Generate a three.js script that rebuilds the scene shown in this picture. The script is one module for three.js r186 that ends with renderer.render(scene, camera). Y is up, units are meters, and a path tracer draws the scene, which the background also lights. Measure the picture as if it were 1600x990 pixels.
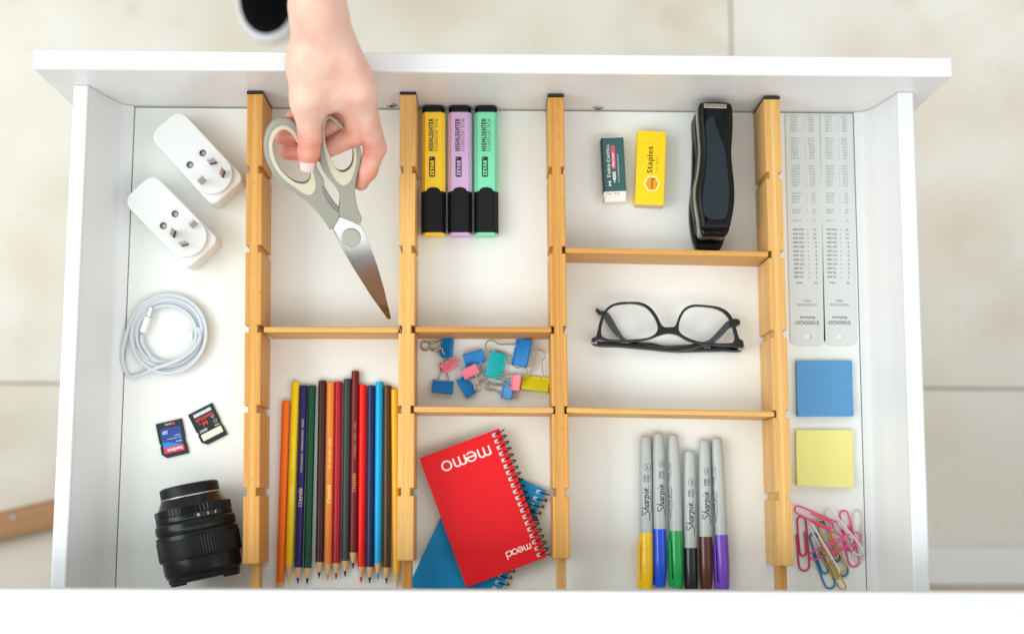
import * as THREE from 'three';
import { RoundedBoxGeometry } from 'three/addons/geometries/RoundedBoxGeometry.js';
import { mergeGeometries, mergeVertices } from 'three/addons/utils/BufferGeometryUtils.js';
import { ImprovedNoise } from 'three/addons/math/ImprovedNoise.js';
import { MarchingCubes } from 'three/addons/objects/MarchingCubes.js';
import { RectAreaLightUniformsLib } from 'three/addons/lights/RectAreaLightUniformsLib.js';

// ---------------------------------------------------------------- camera, light, exposure
const BASE = 640;                                   // drawer floor above the room floor, in mm
const scene = new THREE.Scene();
const EYE = [-3, 1289 + BASE, 367], FPX = 2225, D2R = Math.PI / 180;
const AX = (() => {                                 // camera axes: right, down, forward
  const m = (a, b) => a.map((r) => b[0].map((_, j) => r.reduce((s, x, k) => s + x * b[k][j], 0)));
  const t = 7.6 * D2R, y = 0.8 * D2R, r = -0.36 * D2R, c = Math.cos, s = Math.sin;
  const B = [[1, 0, 0], [0, 0, 1], [0, -1, 0]];
  const X = [[1, 0, 0], [0, c(t), s(t)], [0, -s(t), c(t)]];
  const Y = [[c(y), 0, -s(y)], [0, 1, 0], [s(y), 0, c(y)]];
  const Z = [[c(r), s(r), 0], [-s(r), c(r), 0], [0, 0, 1]];
  return m(Z, m(Y, m(X, B)));
})();
const camera = new THREE.PerspectiveCamera(2 * Math.atan(495 / FPX) / D2R, 1600 / 990, 0.05, 30);
camera.position.set(EYE[0] / 1000, EYE[1] / 1000, EYE[2] / 1000);
camera.quaternion.setFromRotationMatrix(new THREE.Matrix4().makeBasis(
  new THREE.Vector3(...AX[0]), new THREE.Vector3(...AX[1]).negate(), new THREE.Vector3(...AX[2]).negate()));
camera.focus = 1.265; camera.userData.fStop = 2.8;
scene.add(camera);

RectAreaLightUniformsLib.init();
scene.background = new THREE.Color(0.63, 0.665, 0.67);
function area(name, color, intensity, w, h, from, to) {
  const l = new THREE.RectAreaLight(color, intensity, w, h);
  l.name = name; l.position.set(...from); l.lookAt(...to); scene.add(l); return l;
}
area('window_light', new THREE.Color(0.88, 0.97, 1.01), 5.1, 1.8, 1.7, [-2.1, 2.3, 0.3], [0.0, 0.62, 0.2]);
area('front_light', new THREE.Color(0.96, 1.0, 1.0), 1.0, 4.0, 1.3, [0.2, 2.95, -1.7], [0.1, 0.6, 0.2]);
area('side_light', new THREE.Color(0.97, 0.99, 0.99), 1.1, 1.6, 1.8, [2.2, 2.5, 0.9], [0.0, 0.62, 0.2]);
area('rear_light', new THREE.Color(0.97, 0.99, 0.99), 2.4, 5.6, 1.44, [0.0, 2.95, 1.58], [0.0, 0.0, 1.576]);

const renderer = new THREE.WebGLRenderer({ antialias: true });
renderer.toneMapping = THREE.LinearToneMapping;
renderer.toneMappingExposure = 0.92;
renderer.shadowMap.enabled = true;

// ---------------------------------------------------------------- helpers (all shapes in mm)
let seed = 7;
const rnd = () => { seed = (seed * 1664525 + 1013904223) >>> 0; return seed / 4294967296; };
const rr = (a, b) => a + (b - a) * rnd();
const V = (a) => new THREE.Vector3(...a);
function ray(u, v) { const a = (u - 800) / FPX, b = (v - 495) / FPX; return [0, 1, 2].map((k) => AX[0][k] * a + AX[1][k] * b + AX[2][k]); }
function P(u, v, h = 0) { const d = ray(u, v), t = (h + BASE - EYE[1]) / d[1]; return [0, 1, 2].map((k) => EYE[k] + d[k] * t); }   // the point at height h above the drawer floor
const lin = (hex) => new THREE.Color(hex);
const names = {};
function numbered(n) { if (names[n] === undefined) { names[n] = 0; return n; } names[n]++; return n + '_' + String(names[n]).padStart(3, '0'); }
function thing(name, label, category, pos = [0, 0, 0], turn = 0, group) {
  const o = new THREE.Group(); o.name = numbered(name); scene.add(o);
  o.position.set(pos[0] / 1000, pos[1] / 1000, pos[2] / 1000); o.rotation.y = turn;
  o.userData = { label, category }; if (group) o.userData.group = group;
  return o;
}
function merged(gs) {
  if (!Array.isArray(gs)) gs = [gs];
  const list = gs.map((g) => {
    const q = g.index ? g.toNonIndexed() : g.clone();
    for (const k of Object.keys(q.attributes)) if (!['position', 'normal', 'uv', 'color'].includes(k)) q.deleteAttribute(k);
    if (!q.attributes.normal) q.computeVertexNormals();
    if (!q.attributes.uv) q.setAttribute('uv', new THREE.BufferAttribute(new Float32Array(q.attributes.position.count * 2), 2));
    q.morphAttributes = {};
    return q;
  });
  const g = list.length > 1 ? mergeGeometries(list, false) : list[0];
  return g.scale(0.001, 0.001, 0.001);
}
function obj(name, gs, mat, parent) {
  const m = new THREE.Mesh(merged(gs), mat); m.name = name; m.castShadow = m.receiveShadow = true; parent.add(m); return m;
}
function rbox(w, h, d, r, x = 0, y = 0, z = 0, seg = 2) { return new RoundedBoxGeometry(w, h, d, seg, r).translate(x, y, z); }
function shapeOf(pts) { const s = new THREE.Shape(); pts.forEach(([x, z], i) => (i ? s.lineTo(x, -z) : s.moveTo(x, -z))); s.closePath(); return s; }
function smooth(pts, n = 80) { return new THREE.CatmullRomCurve3(pts.map(([x, z]) => new THREE.Vector3(x, 0, z)), true, 'centripetal').getPoints(n).slice(0, -1).map((p) => [p.x, p.z]); }
function ext(pts, h0, h1, bevel = 0, holes = [], seg = 2) {              // outline in x,z raised from h0 to h1
  const wind = (l, ccw) => ((l.reduce((t, [x, z], i) => { const [u, w] = l[(i + 1) % l.length]; return t + x * -w - u * -z; }, 0) > 0) === ccw ? l : [...l].reverse());
  const s = shapeOf(wind(pts, true)); for (const h of holes) s.holes.push(shapeOf(wind(h, false)));
  const g = new THREE.ExtrudeGeometry(s, { depth: Math.max(0.01, h1 - h0 - 2 * bevel), bevelEnabled: bevel > 0, bevelThickness: bevel, bevelSize: bevel, bevelOffset: -bevel, bevelSegments: seg, curveSegments: 12 });
  return g.rotateX(-Math.PI / 2).translate(0, h0 + bevel, 0);
}
function extZ(pts, z0, z1, bevel = 0) {                                  // outline in x,y drawn out along z
  const s = new THREE.Shape(); pts.forEach(([x, y], i) => (i ? s.lineTo(x, y) : s.moveTo(x, y))); s.closePath();
  const g = new THREE.ExtrudeGeometry(s, { depth: z1 - z0 - 2 * bevel, bevelEnabled: bevel > 0, bevelThickness: bevel, bevelSize: bevel, bevelOffset: -bevel, bevelSegments: 2 });
  return g.translate(0, 0, z0 + bevel);
}
function planar(g, x0, z0, w, d) {                                       // picture laid on from above, as seen
  const p = g.attributes.position, uv = new Float32Array(p.count * 2);
  for (let i = 0; i < p.count; i++) { uv[2 * i] = (p.getX(i) - x0) / w; uv[2 * i + 1] = 1 - (p.getZ(i) - z0) / d; }
  g.setAttribute('uv', new THREE.BufferAttribute(uv, 2)); return g;
}
function boxUV(g, along, su, sv, ou = 0, ov = 0) {                       // grain runs along x, y or z
  g = g.index ? g.toNonIndexed() : g; if (!g.attributes.normal) g.computeVertexNormals();
  const p = g.attributes.position, n = g.attributes.normal, uv = new Float32Array(p.count * 2), A = { x: 0, y: 1, z: 2 }[along];
  for (let i = 0; i < p.count; i++) {
    const c = [p.getX(i), p.getY(i), p.getZ(i)], nn = [Math.abs(n.getX(i)), Math.abs(n.getY(i)), Math.abs(n.getZ(i))];
    let k = nn.indexOf(Math.max(...nn)); if (k === A) k = (A + 1) % 3;
    const o = 3 - A - k;
    uv[2 * i] = c[o] / su + ou + k * 0.37; uv[2 * i + 1] = c[A] / sv + ov;
  }
  g.setAttribute('uv', new THREE.BufferAttribute(uv, 2)); return g;
}
function tube(pts, r, n = 60, rs = 8, closed = false) {
  return new THREE.TubeGeometry(new THREE.CatmullRomCurve3(pts.map(V), closed, 'centripetal'), n, r, rs, closed);
}
function latheZ(prof, seg = 32) {                                        // [r, s] pairs, axis along +z, uv as seen from above
  const g = new THREE.LatheGeometry(prof.map(([r, s]) => new THREE.Vector2(Math.max(r, 0.001), s)), seg);
  const s0 = prof[0][1], s1 = prof[prof.length - 1][1], p = g.attributes.position, uv = g.attributes.uv;
  for (let i = 0; i < p.count; i++) uv.setXY(i, 1 - uv.getX(i), 1 - (p.getY(i) - s0) / (s1 - s0));
  g.rotateX(Math.PI / 2);
  g.computeVertexNormals(); return g;
}
const heading = (a, b) => Math.atan2(b[0] - a[0], b[2] - a[2]);
const mid = (a, b) => a.map((x, i) => (x + b[i]) / 2);
const local = (list, h, o) => list.map(([u, v]) => { const p = P(u, v, h); return [p[0] - o[0], p[2] - o[2]]; });
function basis(o, x, y, z) { o.quaternion.setFromRotationMatrix(new THREE.Matrix4().makeBasis(x, y, z)); }
function canvas(w, h, draw, srgb = true) {
  const c = document.createElement('canvas'); c.width = w; c.height = h; const k = c.getContext('2d'); draw(k, w, h);
  const t = new THREE.CanvasTexture(c); if (srgb) t.colorSpace = THREE.SRGBColorSpace; t.anisotropy = 8; return t;
}
function std(o) { return new THREE.MeshStandardMaterial(o); }
function phys(o) { return new THREE.MeshPhysicalMaterial(o); }

// ---------------------------------------------------------------- materials
function grainTex(base, dark, light, sd) {
  seed = sd;
  const t = canvas(256, 1024, (k, w, h) => {
    k.fillStyle = base; k.fillRect(0, 0, w, h);
    let x = 0;
    while (x < w) { const q = rr(16, 46); k.globalAlpha = rr(0.05, 0.3); k.fillStyle = rnd() < 0.5 ? dark : light; k.fillRect(x, 0, q, h); x += q; }
    for (let i = 0; i < 1500; i++) {
      k.globalAlpha = rr(0.04, 0.26); k.fillStyle = rnd() < 0.62 ? dark : light;
      const a = rnd() * w, b = rnd() * h, l = rr(30, 420), t2 = rr(0.5, 1.8);
      k.fillRect(a, b, t2, l); k.fillRect(a, b - h, t2, l);
    }
    for (let i = 0; i < 12; i++) {
      const a = rnd() * w, b = rnd() * h; k.fillStyle = dark;
      for (let j = 0; j < 18; j++) { k.globalAlpha = rr(0.1, 0.3); k.fillRect(a + rr(-9, 9), b + rr(-7, 7), rr(1, 3), rr(2, 10)); }
    }
    k.globalAlpha = 1;
  });
  t.wrapS = t.wrapT = THREE.RepeatWrapping; return t;
}
const bambooT = [grainTex('#dca14f', '#9c6019', '#ecbf77', 11), grainTex('#dfa95a', '#a36a25', '#efc983', 29), grainTex('#d69a48', '#915714', '#e8b86d', 43), grainTex('#e0ae64', '#aa722e', '#f0cd8e', 57)];
const bamboo = bambooT.map((map) => std({ map, roughness: 0.5, bumpMap: map, bumpScale: 0.00012 }));
const white = std({ color: new THREE.Color(0.8, 0.8, 0.795), roughness: 0.32 });
const whiteMetal = std({ color: new THREE.Color(0.78, 0.795, 0.8), roughness: 0.38 });
seed = 5;
const floorTex = canvas(1024, 768, (k, w, h) => {
  k.fillStyle = '#eceee9'; k.fillRect(0, 0, w, h);
  for (let i = 0; i < 5000; i++) { k.globalAlpha = rr(0.03, 0.12); k.fillStyle = rnd() < 0.5 ? '#dadbd4' : '#f6f6f3'; k.fillRect(rnd() * w, rnd() * h, rr(1, 3), rr(1, 3)); }
  for (let i = 0; i < 60; i++) { k.globalAlpha = rr(0.15, 0.5); k.fillStyle = '#9b978a'; k.beginPath(); k.ellipse(rnd() * w, rnd() * h, rr(0.6, 1.6), rr(0.5, 1.2), rnd() * 3, 0, 7); k.fill(); }
  k.globalAlpha = 1;
});
const drawerFloorMat = std({ map: floorTex, roughness: 0.42 });
const plastic = (hex, roughness = 0.35, extra = {}) => std({ color: lin(hex), roughness, ...extra });
const black = (hex, roughness, specularIntensity = 0.5) => phys({ color: lin(hex), roughness, specularIntensity });
const steel = std({ color: new THREE.Color(0.56, 0.55, 0.535), roughness: 0.2, metalness: 1 });
const bladeSteel = std({ color: new THREE.Color(0.36, 0.355, 0.345), roughness: 0.06, metalness: 1 });
const pinMetal = std({ color: new THREE.Color(0.5, 0.46, 0.41), roughness: 0.5, metalness: 0.7 });
const nickel = std({ color: new THREE.Color(0.6, 0.56, 0.5), roughness: 0.25, metalness: 1 });
const wireSteel = std({ color: new THREE.Color(0.46, 0.41, 0.34), roughness: 0.36, metalness: 1 });
const blackRubber = plastic('#17171a', 0.6);

// ---------------------------------------------------------------- room floor
const FLOORMATS = [0, 1, 2].map((q) => {
  seed = 100 + q * 17;
  const map = canvas(1024, 512, (k, w, h) => {
    k.fillStyle = ['#e8e0d2', '#eae3d7', '#e5ddce'][q]; k.fillRect(0, 0, w, h);
    for (let i = 0; i < 260; i++) {
      const a = rnd() * w, b = rnd() * h, r = rr(12, 85), g = k.createRadialGradient(a, b, 0, a, b, r), c = rnd() < 0.55 ? '240,236,228' : rnd() < 0.6 ? '205,188,155' : '214,206,192', al = rr(0.08, 0.42);
      g.addColorStop(0, `rgba(${c},${al})`); g.addColorStop(1, `rgba(${c},0)`); k.fillStyle = g; k.fillRect(a - r, b - r, 2 * r, 2 * r);
    }
    for (let i = 0; i < 700; i++) { k.globalAlpha = rr(0.08, 0.3); k.fillStyle = rnd() < 0.6 ? '#b59f77' : '#ece7da'; k.beginPath(); k.ellipse(rnd() * w, rnd() * h, rr(0.5, 4), rr(0.5, 2), rnd() * 3, 0, 7); k.fill(); }
    k.globalAlpha = 1;
  });
  return std({ map, roughness: 0.45 });
});
{
  const f = new THREE.Group(); f.name = 'floor'; f.userData.kind = 'structure'; scene.add(f);
  obj('grout', new THREE.BoxGeometry(7200, 20, 5600).translate(330, -16, -250), std({ color: lin('#cbc2b3'), roughness: 0.9 }), f);
  const W = 1200, D = 600, gap = 3.4; let n = 0;
  const tg = new RoundedBoxGeometry(W - gap, 12, D - gap, 2, 1.6);
  for (let i = 0; i < 3; i++) {
    const g = (tg.index ? tg.toNonIndexed() : tg.clone()), p = g.attributes.position, uv = g.attributes.uv, fl = i === 1 ? -1 : 1;
    for (let j = 0; j < p.count; j++) uv.setXY(j, 0.5 + fl * p.getX(j) / W, 0.5 + fl * p.getZ(j) / D);
    g.scale(0.001, 0.001, 0.001);
    for (let r = -2; r < 7; r++) for (let c = -1; c < 5; c++) {
      if (((r * 5 + c * 2) % 3 + 3) % 3 !== i) continue;
      const x = 331.6 + (r % 2 ? 0 : 600) + (c - 2) * W + W / 2, z = 204.4 + (r - 3) * D - D / 2;
      const t = new THREE.Mesh(g, FLOORMATS[i]); t.name = numbered('tile'); t.castShadow = t.receiveShadow = true;
      t.position.set(x / 1000, -0.006, z / 1000); f.add(t); n++;
    }
  }
}
// wooden bar lying on the floor, left of the drawer
{
  const a = mid(P(0, 795, -612), P(0, 845, -612)), b = mid(P(78, 781, -612), P(78, 823, -612));
  const o = thing('wooden_bar', 'brown wooden bar with one screw head, on the tiles left of the drawer', 'wooden bar', [b[0], 0, b[2]], heading(a, b));
  const t = grainTex('#b5814e', '#7d5027', '#cd9c66', 61);
  obj('bar', boxUV(rbox(36, 24, 420, 2.5, 0, 16, -130), 'z', 60, 300), std({ map: t, roughness: 0.5 }), o);
  const s = V(P(20, 808, -611)).sub(new THREE.Vector3(b[0], BASE - 611, b[2])).applyAxisAngle(new THREE.Vector3(0, 1, 0), -o.rotation.y);
  obj('screw_head', new THREE.CylinderGeometry(3.4, 3.4, 1.6, 20).translate(s.x, 28.4, s.z), std({ color: lin('#8b8f94'), metalness: 1, roughness: 0.4 }), o);
}

// ---------------------------------------------------------------- desk over the drawer
{
  const o = thing('desk', 'white desk whose top edge runs along the front of the picture', 'desk', [0, 0, 0]);
  obj('desk_top', rbox(2600, 24, 700, 2.2, 0, BASE + 138, 782, 3), std({ color: new THREE.Color(0.7, 0.695, 0.68), roughness: 0.45 }), o);
  { const p = P(1500, 858, -568), q = P(1500, 913, -568), w = q[2] - p[2]; obj('foot_rail', rbox(900, 70, w, 3, 850, 36, (p[2] + q[2]) / 2), std({ color: new THREE.Color(0.86, 0.87, 0.87), roughness: 0.35 }), o); }
  for (const x of [-1150, 1150]) obj('side_panel', rbox(24, BASE + 124, 560, 1.5, x, (BASE + 124) / 2 + 1, 800), white, o);
}

// a wooden cupboard behind the desk: the scissor blade mirrors it
{
  const o = thing('cupboard', 'tall brown wooden cupboard behind the desk, mirrored in the scissor blade', 'cupboard', [1150, 0, 2315]);
  const t = grainTex('#a8682a', '#7a4714', '#bf8440', 71), m = std({ map: t, roughness: 0.45 });
  obj('carcass', boxUV(rbox(900, 2900, 400, 4, 0, 1452, 222), 'y', 300, 1200), m, o);
  for (const x of [-224, 224]) { const d = obj('door', boxUV(rbox(440, 2860, 20, 3, x, 1452, 10), 'y', 300, 1200, x), m, o); obj('handle', rbox(16, 160, 22, 5, x - Math.sign(x) * 180, 1080, -10), steel, d); }
}

// ---------------------------------------------------------------- drawer
{
  const o = thing('drawer', 'open white drawer holding the wooden dividers and all the stationery', 'drawer', [0, BASE, 0]);
  obj('front_panel', rbox(786.5, 165, 17.5, 2.2, -2.2, 29.7, -8.8, 3), white, o);
  const bend = (pts) => { const c = new THREE.CatmullRomCurve3(pts.map(([x, y]) => new THREE.Vector3(x, y, 0)), false, 'centripetal'); return c.getPoints(24).map((p) => [p.x, p.y]); };
  const topL = [], topR = [];
  for (let i = 0; i <= 6; i++) { const a = (i / 6) * Math.PI / 2; topL.push([-371.5 - 2.5 * Math.cos(a), 63.5 + 2.5 * Math.sin(a)]); }
  for (let i = 0; i <= 6; i++) { const a = Math.PI / 2 - (i / 6) * Math.PI / 2; topL.push([-362.6 + 2 * Math.cos(a), 64 + 2 * Math.sin(a)]); }
  for (let i = 0; i <= 6; i++) { const a = (i / 6) * Math.PI / 2; topR.push([368.5 + 2.5 * Math.cos(a), 63.5 + 2.5 * Math.sin(a)]); }
  for (let i = 0; i <= 6; i++) { const a = Math.PI / 2 - (i / 6) * Math.PI / 2; topR.push([358.4 - 2 * Math.cos(a), 64 + 2 * Math.sin(a)]); }
  obj('side_wall', extZ([[-374, -16], ...topL, ...bend([[-360.6, 60], [-354.5, 36], [-348, 15], [-345, 8.4], [-340.5, 4.4], [-336.3, 1.6]]), [-336.3, -16]], 0.4, 500), whiteMetal, o);
  obj('side_wall', extZ([[371, -16], ...topR, ...bend([[356.4, 60], [352.5, 34], [348.4, 17], [344.5, 7.5], [339.5, 2.6], [333.9, 0.9]]), [333.9, -16]].reverse(), 0.4, 500), whiteMetal, o);
  obj('bottom_panel', planar(new THREE.BoxGeometry(668.6, 12, 498).translate(-1.2, -6, 250.4), -336, 0, 669, 500), drawerFloorMat, o);
  obj('back_panel', rbox(660, 60, 14, 1, -1, 30, 508), white, o);
  for (const [x, y] of [[-96.9, 11], [94.2, 8.2]]) {
    const g = [new THREE.CylinderGeometry(4.6, 4.6, 1.2, 24).rotateX(Math.PI / 2).translate(x, y, 0.5), new THREE.TorusGeometry(4.3, 0.5, 8, 24).translate(x, y, 1)];
    const m = obj('cam_lock', g, std({ color: new THREE.Color(0.55, 0.53, 0.5), metalness: 1, roughness: 0.35 }), o);
    obj('slot', [new THREE.BoxGeometry(5.4, 1.3, 0.5).translate(x, y, 1.3), new THREE.BoxGeometry(1.3, 5.4, 0.5).translate(x, y, 1.32)], plastic('#3b3934', 0.7), m);
  }
}

// ---------------------------------------------------------------- bamboo dividers and their cross bars
const RAILH = 54, BARH = 52;
const rails = [
  [[398, 142], [391.5, 881], [72, 143, 213.8, 284, 355], 'leftmost bamboo divider, between the adapters and the coloured pencils'],
  [[637.3, 143], [633, 876], [71, 142.5, 213.5, 283.6, 354.5], 'bamboo divider between the scissors and the yellow highlighter'],
  [[868.5, 147], [878, 873], [70.5, 142.2, 213.2, 283.4, 354.2], 'bamboo divider between the red notebook and the grey markers'],
  [[1206.5, 150], [1228.5, 884], [73.5, 144.8, 215.5, 285.8, 356.6], 'rightmost bamboo divider, beside the two steel rulers'],
];
rails.forEach(([a, b, slots, label], i) => {
  const p = P(...a, RAILH), q = P(...b, RAILH), L = q[2] - p[2] - 2.6;
  const o = thing('drawer_divider', label, 'divider', [p[0], BASE, p[2]], heading(p, q));
  const w = 7.1, side = (s) => {
    const pts = [];
    for (const z of slots) { const c = z - p[2]; pts.push([s * w, c - 3.3], [s * (w - 3.2), c - 3.3], [s * (w - 3.2), c + 3.3], [s * w, c + 3.3]); }
    return pts;
  };
  const out = [[w, 2.6], ...side(1), [w, L + 2.6], [-w, L + 2.6], ...side(-1).reverse(), [-w, 2.6]];
  obj('rail', boxUV(ext(out, 0.3, RAILH, 0.9), 'z', 34, 260, i * 0.23, i * 0.31), bamboo[i % 4], o);
  obj('end_pad', rbox(14.6, 54.2, 2.4, 0.6, 0, 27.4, 1.3), blackRubber, o);
  obj('spring_rod', boxUV(rbox(8, 18, 52, 0.8, 0.4, 27, L + 28), 'z', 34, 200, i * 0.3 + 0.2, 0.1), bamboo[(i + 1) % 4], o);
});
const bars = [
  [[411, 514.5], [623, 514.5], 'bamboo cross bar between the scissors and the coloured pencils'],
  [[648, 514], [862.5, 515], 'bamboo cross bar above the heap of binder clips'],
  [[645.5, 639], [866, 640.5], 'bamboo cross bar between the binder clips and the red notebook'],
  [[883, 390.5], [1202, 397], 'bamboo cross bar between the stapler and the eyeglasses'],
  [[884.5, 640.2], [1211.5, 646.5], 'bamboo cross bar between the eyeglasses and the markers'],
];
bars.forEach(([a, b, label], i) => {
  const p = P(...a, BARH), q = P(...b, BARH), c = mid(p, q), L = Math.hypot(q[0] - p[0], q[2] - p[2]);
  const o = thing('divider_bar', label, 'divider bar', [c[0], BASE, c[2]], heading(p, q) - Math.PI / 2, 'bamboo cross bars slotted into the dividers');
  obj('bar', boxUV(rbox(L - 0.6, BARH - 0.6, 5, 1.1, 0, BARH / 2 + 0.1, 0), 'x', 30, 260, i * 0.41, i * 0.19), bamboo[(i + 1) % 4], o);
});

// ---------------------------------------------------------------- left compartment
const circle = (x, z, r, n = 24) => Array.from({ length: n }, (_, i) => [x + r * Math.cos(i / n * 2 * Math.PI), z + r * Math.sin(i / n * 2 * Math.PI)]);
function adapter(a, b, pins, holes, gside, label) {
  const A = P(...a, 25), B = P(...b, 25), c = mid(A, B), L = Math.hypot(B[0] - A[0], B[2] - A[2]), th = heading(A, B);
  const o = thing('power_adapter', label, 'power adapter', [c[0], BASE, c[2]], th, 'white power adapters with flat pins');
  const m = std({ color: new THREE.Color(0.72, 0.72, 0.7), roughness: 0.3 });
  const toL = (u, v, h) => { const p = P(u, v, h), dx = p[0] - c[0], dz = p[2] - c[2], cs = Math.cos(th), sn = Math.sin(th); return [dx * cs - dz * sn, dx * sn + dz * cs]; };
  const w = 19.4, r = 10, body = [], plate = [];
  const arc = (list, x, z, rad, a0, a1, n = 8) => { for (let i = 0; i <= n; i++) { const t = a0 + (a1 - a0) * i / n; list.push([x + rad * Math.cos(t), z + rad * Math.sin(t)]); } };
  const z0 = -L / 2, z1 = L / 2, Q = Math.PI / 2;
  arc(body, -w + r, z0 + r, r, 2 * Q, 3 * Q); arc(body, w - r, z0 + r, r, 3 * Q, 4 * Q); arc(body, w - 7, z1 - 7, 7, 0, Q); arc(body, -w + 7, z1 - 7, 7, Q, 2 * Q);
  obj('housing', ext(body, 0.2, 25.5, 2.2, [], 3), m, o);
  const pw = w - 0.9;
  arc(plate, -pw + r, z0 + r + 0.8, r, 2 * Q, 3 * Q); arc(plate, pw - r, z0 + r + 0.8, r, 3 * Q, 4 * Q); arc(plate, 0, z1 - pw - 3.5, pw, 0, 2 * Q, 20);
  const hl = holes.map(([u, v]) => toL(u, v, 30));
  obj('pin_plate', ext(plate, 24.5, 30, 1.3, hl.map(([x, z]) => circle(x, z, 3.0, 24)), 3), m, o);
  for (const [x, z] of hl) { const q = obj('socket_hole', new THREE.CylinderGeometry(2.95, 2.95, 3.2, 24, 1, true).translate(x, 27.5, z), std({ color: lin('#4a4d50'), roughness: 0.5, side: THREE.DoubleSide }), o); obj('contact', new THREE.CylinderGeometry(2.0, 2.0, 1.2, 16).translate(x, 26.2, z), pinMetal, q); }
  const pc = toL(...pins, 30), s = gside;
  for (const [x, z, t] of [[pc[0] + s * 10.3, pc[1], 0], [pc[0] - s * 7.9, pc[1] - 6.85, s * Math.PI / 6], [pc[0] - s * 7.9, pc[1] + 6.85, -s * Math.PI / 6]])
{
    const earth = x === pc[0] + s * 10.3, pin = obj('pin', rbox(6.4, earth ? 17 : 10, 1.7, 0.5, 0, earth ? 38 : 41.5, 0).rotateY(t).translate(x, 0, z), pinMetal, o);
    if (!earth) obj('insulation', rbox(6.3, 8.6, 1.66, 0.3, 0, 33.2, 0).rotateY(t).translate(x, 0, z), black('#15161a', 0.4), pin);
  }
}
adapter([257, 191.5], [357.5, 300.5], [331, 273], [[316.5, 238.6], [296.3, 256.9]], -1, 'white power adapter nearer the drawer front, its single straight pin on the left');
adapter([215.5, 292], [318.5, 397.5], [291, 365], [[272.9, 333.6], [254.6, 352.1]], 1, 'white power adapter nearer the coiled cable, its single straight pin on the right');

{ // charging cable
  const c = P(259, 522, 5), o = thing('charging_cable', 'pale grey charging cable wound into a coil, white plug inside it', 'cable', [c[0], BASE, c[2]]);
  const rel = (u, v, h) => { const p = P(u, v, h); return [p[0] - c[0], h, p[2] - c[2]]; };
  const pts = [rel(222, 522, 6), rel(221.5, 533, 4.5)]; seed = 21;
  const turns = 4.97, N = 84, cx = [0, 1.6, -0.6, 2.4, 3.2, 1], cz = [0, 0.6, -1.2, 0.5, -0.6, 1.5];
  for (let i = 3; i <= N; i++) {
    const t = i / N * turns, a = Math.PI * 0.99 - t * 2 * Math.PI, k = Math.min(5, Math.floor(t)), f = t - k, k2 = Math.min(5, k + 1);
    const r = 24.8 + 11.6 * Math.pow(t / turns, 0.85) + 0.7 * Math.sin(a * 2 + t);
    const ox = cx[k] * (1 - f) + cx[k2] * f, oz = cz[k] * (1 - f) + cz[k2] * f;
    pts.push([ox + r * Math.cos(a) * 1.0, 2.2 + 3.1 * (0.5 + 0.5 * Math.sin(t * 3.1 + a)) + (t > 3 ? 2.2 : 0), oz + r * Math.sin(a)]);
  }
  pts.push(rel(191, 552, 5), rel(194, 575, 3), rel(203, 588, 2.4), rel(222, 584, 4.5), rel(246, 574, 9.5), rel(270, 566, 11), rel(292, 554, 10.5), rel(308, 538, 9), rel(313, 522, 7), rel(309, 512, 5));
  obj('cord', tube(pts, 1.95, 560, 10), std({ color: lin('#ccd2d6'), roughness: 0.55 }), o);
  const a = rel(222.5, 519, 6.5), b = rel(231, 495, 7), t = rel(236.5, 479, 7), dir = V(b).sub(V(a)).normalize();
  const put = (g, p) => { const q = new THREE.Quaternion().setFromUnitVectors(new THREE.Vector3(0, 0, 1), dir); return g.applyQuaternion(q).translate(...p); };
  const pl = obj('plug', put(rbox(5.6, 5.6, V(a).distanceTo(V(b)) + 1, 1.9, 0, 0, 0, 3), mid(a, b)), plastic('#eef1f3', 0.3), o);
  obj('plug_tip', put(rbox(4.4, 2.2, V(b).distanceTo(V(t)), 1, 0, 0, 0, 2), mid(b, t)), nickel, pl);
  const e = rel(296, 524, 7);
  obj('plug_end', rbox(6, 3.6, 8, 1, e[0], e[1], e[2]).rotateY(0), plastic('#dfe3e4', 0.3), o);
}

function sdCard(a, b, draw, label) {                                    // a, b: middles of the edges at the card's foot and head
  const A = P(...a, 2), B = P(...b, 2), c = mid(A, B);
  const o = thing('memory_card', label, 'memory card', [c[0], BASE, c[2]], heading(B, A));
  const out = [[-12, -16], [8, -16], [12, -12], [12, -5.5], [11.3, -4.8], [11.3, -2.6], [12, -2], [12, 16], [-12, 16], [-12, -1], [-11.4, -1.6], [-11.4, -6.5], [-12, -7]];
  obj('card', planar(ext(out, 0.1, 2.2, 0.25), -12, -16, 24, 32), std({ map: canvas(384, 512, draw), roughness: 0.4 }), o);
}
sdCard([263.2, 658.5], [274, 711.5], (k) => {
  k.fillStyle = '#161d24'; k.fillRect(0, 0, 384, 512);
  k.fillStyle = '#22428f'; k.beginPath(); k.roundRect(48, 60, 292, 362, 16); k.fill();
  k.fillStyle = '#e0404e'; k.beginPath(); k.roundRect(48, 60, 292, 86, 16); k.fill();
  k.fillStyle = '#fff'; k.font = 'bold 58px sans-serif'; k.fillText('SanDisk', 72, 124);
  k.fillStyle = '#1f86dc'; k.beginPath(); k.moveTo(340, 146); k.lineTo(340, 232); k.bezierCurveTo(260, 222, 200, 200, 60, 146); k.fill();
  k.fillStyle = '#dfe6f2'; k.font = 'bold 30px sans-serif'; k.fillText('micro', 62, 214); k.font = '26px sans-serif'; k.fillText('SD to SD Memory', 62, 266); k.fillText('Adapter', 62, 300);
  k.font = 'italic bold 64px sans-serif'; k.fillText('SD', 232, 384);
  k.fillStyle = '#c8323f'; k.fillRect(110, 452, 56, 36); k.fillStyle = '#8b9590'; k.fillRect(166, 458, 92, 28);
}, 'black memory card with a blue and red label, left of the other card');
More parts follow.
